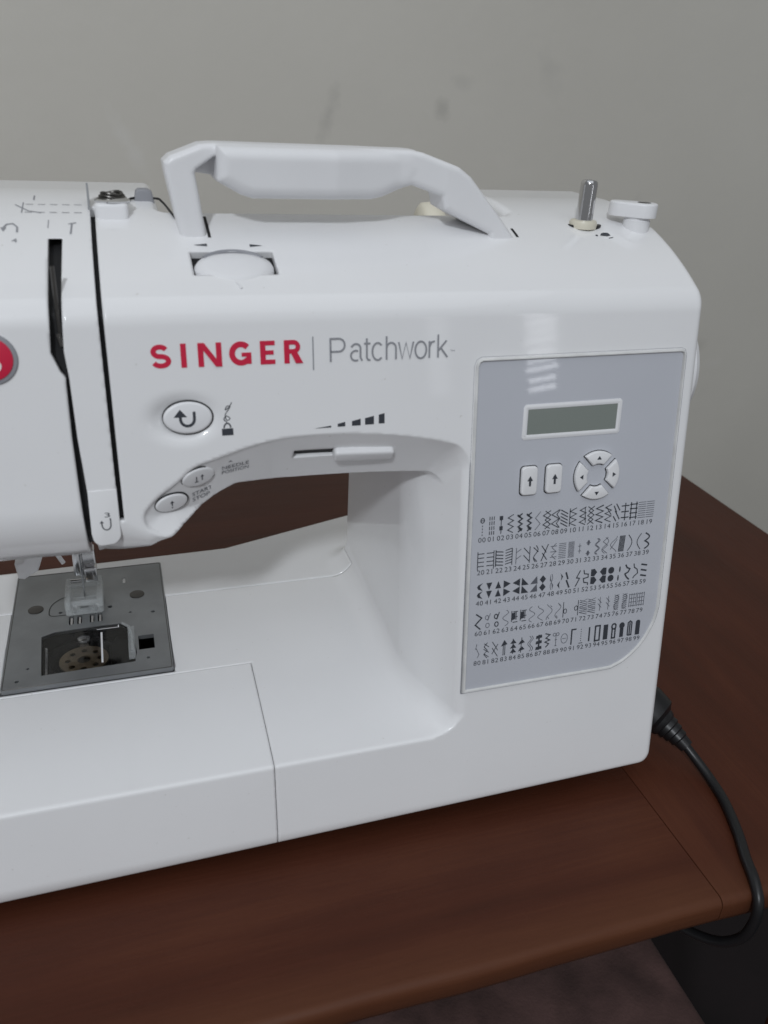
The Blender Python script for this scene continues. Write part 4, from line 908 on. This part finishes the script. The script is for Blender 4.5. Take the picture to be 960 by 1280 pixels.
part('hook_screw', lathe([(.0001, -.004), (.0034, -.004), (.0034, .0006), (.0028, .0014), (.0014, .0016), (.0010, .0008), (.0001, .0008)], 20, lambda P: np.asarray(P) + np.array((-.0325, .1055, .0530))), M['chrome'], hook, 40)
for a, b, n_ in (((-.0490, .0800), (-.0500, .1030), 0), ((-.0440, .0785), (-.0475, .0800), 1)):
    part('hook_spring', tube([(a[0], a[1], .0520), (b[0], b[1], .0520)], .0014, 8), M['chrome'], hook)
cov = part('slide_cover', holed(offset_poly(hole[::-1], .0003) if area2(hole) < 0 else offset_poly(hole, .0003), [], PZ1 - .0012, PZ1 - .0002), M['smoke'], plate, 20)
part('cover_mark', ribbon([(-.0240, .1045), (-.0236, .0800)], .0009, PZ1 + .0001), M['white2'], cov, None)
part('cover_latch', merge([box(-.0118, -.0085, .0800, .1060, PZ1 - .0006, PZ1 + .0006, .0004), tube([(-.0140, .1100, PZ1), (-.0112, .1060, PZ1 + .0004), (-.0100, .0980, PZ1 + .0006), (-.0098, .0850, PZ1 + .0004)], .0008, 8)]), M['clear'], cov)
part('cover_grip', ribbon([(-.0262, .1072), (-.0160, .1072), (-.0160, .1092)], .0005, PZ1 + .0001), M['white2'], cov, None)

# ------------------------------------------------------------------ needle and presser foot
NX, NY = -.0315, .1335
bar = part('presser_bar', tube([(NX + .0015, NY + .009, .082), (NX + .0015, NY + .009, .160)], .0030, 16), M['chrome'], mach)
part('needle_bar', tube([(NX - .0005, NY - .001, .100), (NX - .0005, NY - .001, .160)], .0024, 16), M['chrome'], mach)
part('needle_clamp', merge([box(NX - .0050, NX + .0042, NY - .0045, NY + .003, .092, .101, .0008), tube([(NX - .004, NY - .001, .0965), (NX - .013, NY - .001, .0965)], .0030, 14)]), M['dark_metal'], mach)
part('needle', tube([(NX, NY - .001, .094), (NX, NY - .001, .075), (NX, NY - .001, .060)], [.0009, .0007, .0004], 10), M['chrome'], mach)
part('ankle', merge([box(NX - .0040, NX + .0070, NY + .003, NY + .010, .072, .086, .0010), box(NX + .0010, NX + .0072, NY - .001, NY + .004, .070, .078, .0008)]), M['chrome'], mach)
pf = part('presser_foot', merge([holed(round_rect(NX - .0090, NX + .0090, .1185, .1430, .0015, 3), [round_rect(NX - .0055, NX + .0055, .1300, .1340, .001, 3), round_rect(NX - .0022, NX + .0022, .1195, .1255, .001, 3)], ZB + .0030, ZB + .0062)]), M['clear'], mach, 25)
part('foot_rail', merge([box(NX - .0090, NX - .0062, .1190, .1425, ZB + .0062, ZB + .0105, .0006), box(NX + .0062, NX + .0090, .1190, .1425, ZB + .0062, ZB + .0105, .0006), box(NX - .0062, NX + .0062, .1215, .1240, ZB + .0062, ZB + .0080, .0005), tube([(NX - .0075, .1375, ZB + .0085), (NX + .0075, .1375, ZB + .0085)], .0012, 10)]), M['clear'], pf)
part('foot_pin', tube([(NX - .0066, .1405, ZB + .0095), (NX + .0066, .1405, ZB + .0095)], .0010, 10), M['chrome'], pf)
part('needle_bar_bracket', merge([box(-.0450, -.0185, .1330, .1520, .1085, .1400, .0010), tube([(-.0440, .1300, .1120), (-.0340, .1300, .1120)], .0032, 14)]), M['black'], mach)
lv = part('threader_lever', prism([(-.0562, .1035), (-.0555, .0962), (-.0530, .0955), (-.0468, .0992), (-.0432, .1085), (-.0400, .1290), (-.0470, .1300), (-.0490, .1092), (-.0530, .1045)], 0, .0055, .0012, lambda P: np.stack((np.asarray(P)[:, 0], .1035 - np.asarray(P)[:, 2], np.asarray(P)[:, 1]), -1)), M['white2'], mach)
part('threader_hook', merge([box(-.0425, -.0385, .113, .118, .0985, .1320, .0010), tube([(-.0405, .1155, .099), (-.0375, .1150, .0925)], .0011, 8)]), M['white2'], mach)

# ------------------------------------------------------------------ power cord
cord = thing('power_cord', 'black power cord plugged into the right end of the sewing machine', 'power cord', (.25, 0, 0))
pl = [(.2300, .0330, .0255), (.2345, .0305, .0250), (.2400, .0245, .0225), (.2440, .0190, .0195), (.2452, .0172, .0187), (.2464, .0155, .0178), (.2468, .0149, .0175), (.2480, .0131, .0165), (.2484, .0125, .0162), (.2496, .0106, .0151), (.2500, .0100, .0148), (.2512, .0080, .0136), (.2516, .0074, .0132), (.2535, .0040, .0112)]
part('plug', tube(pl, [.0118, .0126, .0126, .0114, .0080, .0072, .0062, .0064, .0055, .0056, .0047, .0048, .0040, .0036], 20), M['cable'], cord)
part('cable', tube([tuple(p) for p in spline([(.2510, .0085, .0138), (.2535, .0040, .0110), (.2562, -.0030, .0070), (.2578, -.0130, .0036), (.2560, -.0260, .0027), (.2500, -.0430, .0027), (.2440, -.0560, .0026), (.2400, -.0660, .0028), (.2376, -.0738, -.0020), (.2366, -.0760, -.0130), (.2345, -.0735, -.0260), (.2290, -.0640, -.0370), (.2190, -.0450, -.0420), (.2050, -.0150, -.0400), (.1900, .0100, -.0360), (.1700, .0125, -.0400)], 8)], .0024, 12), M['cable'], cord)
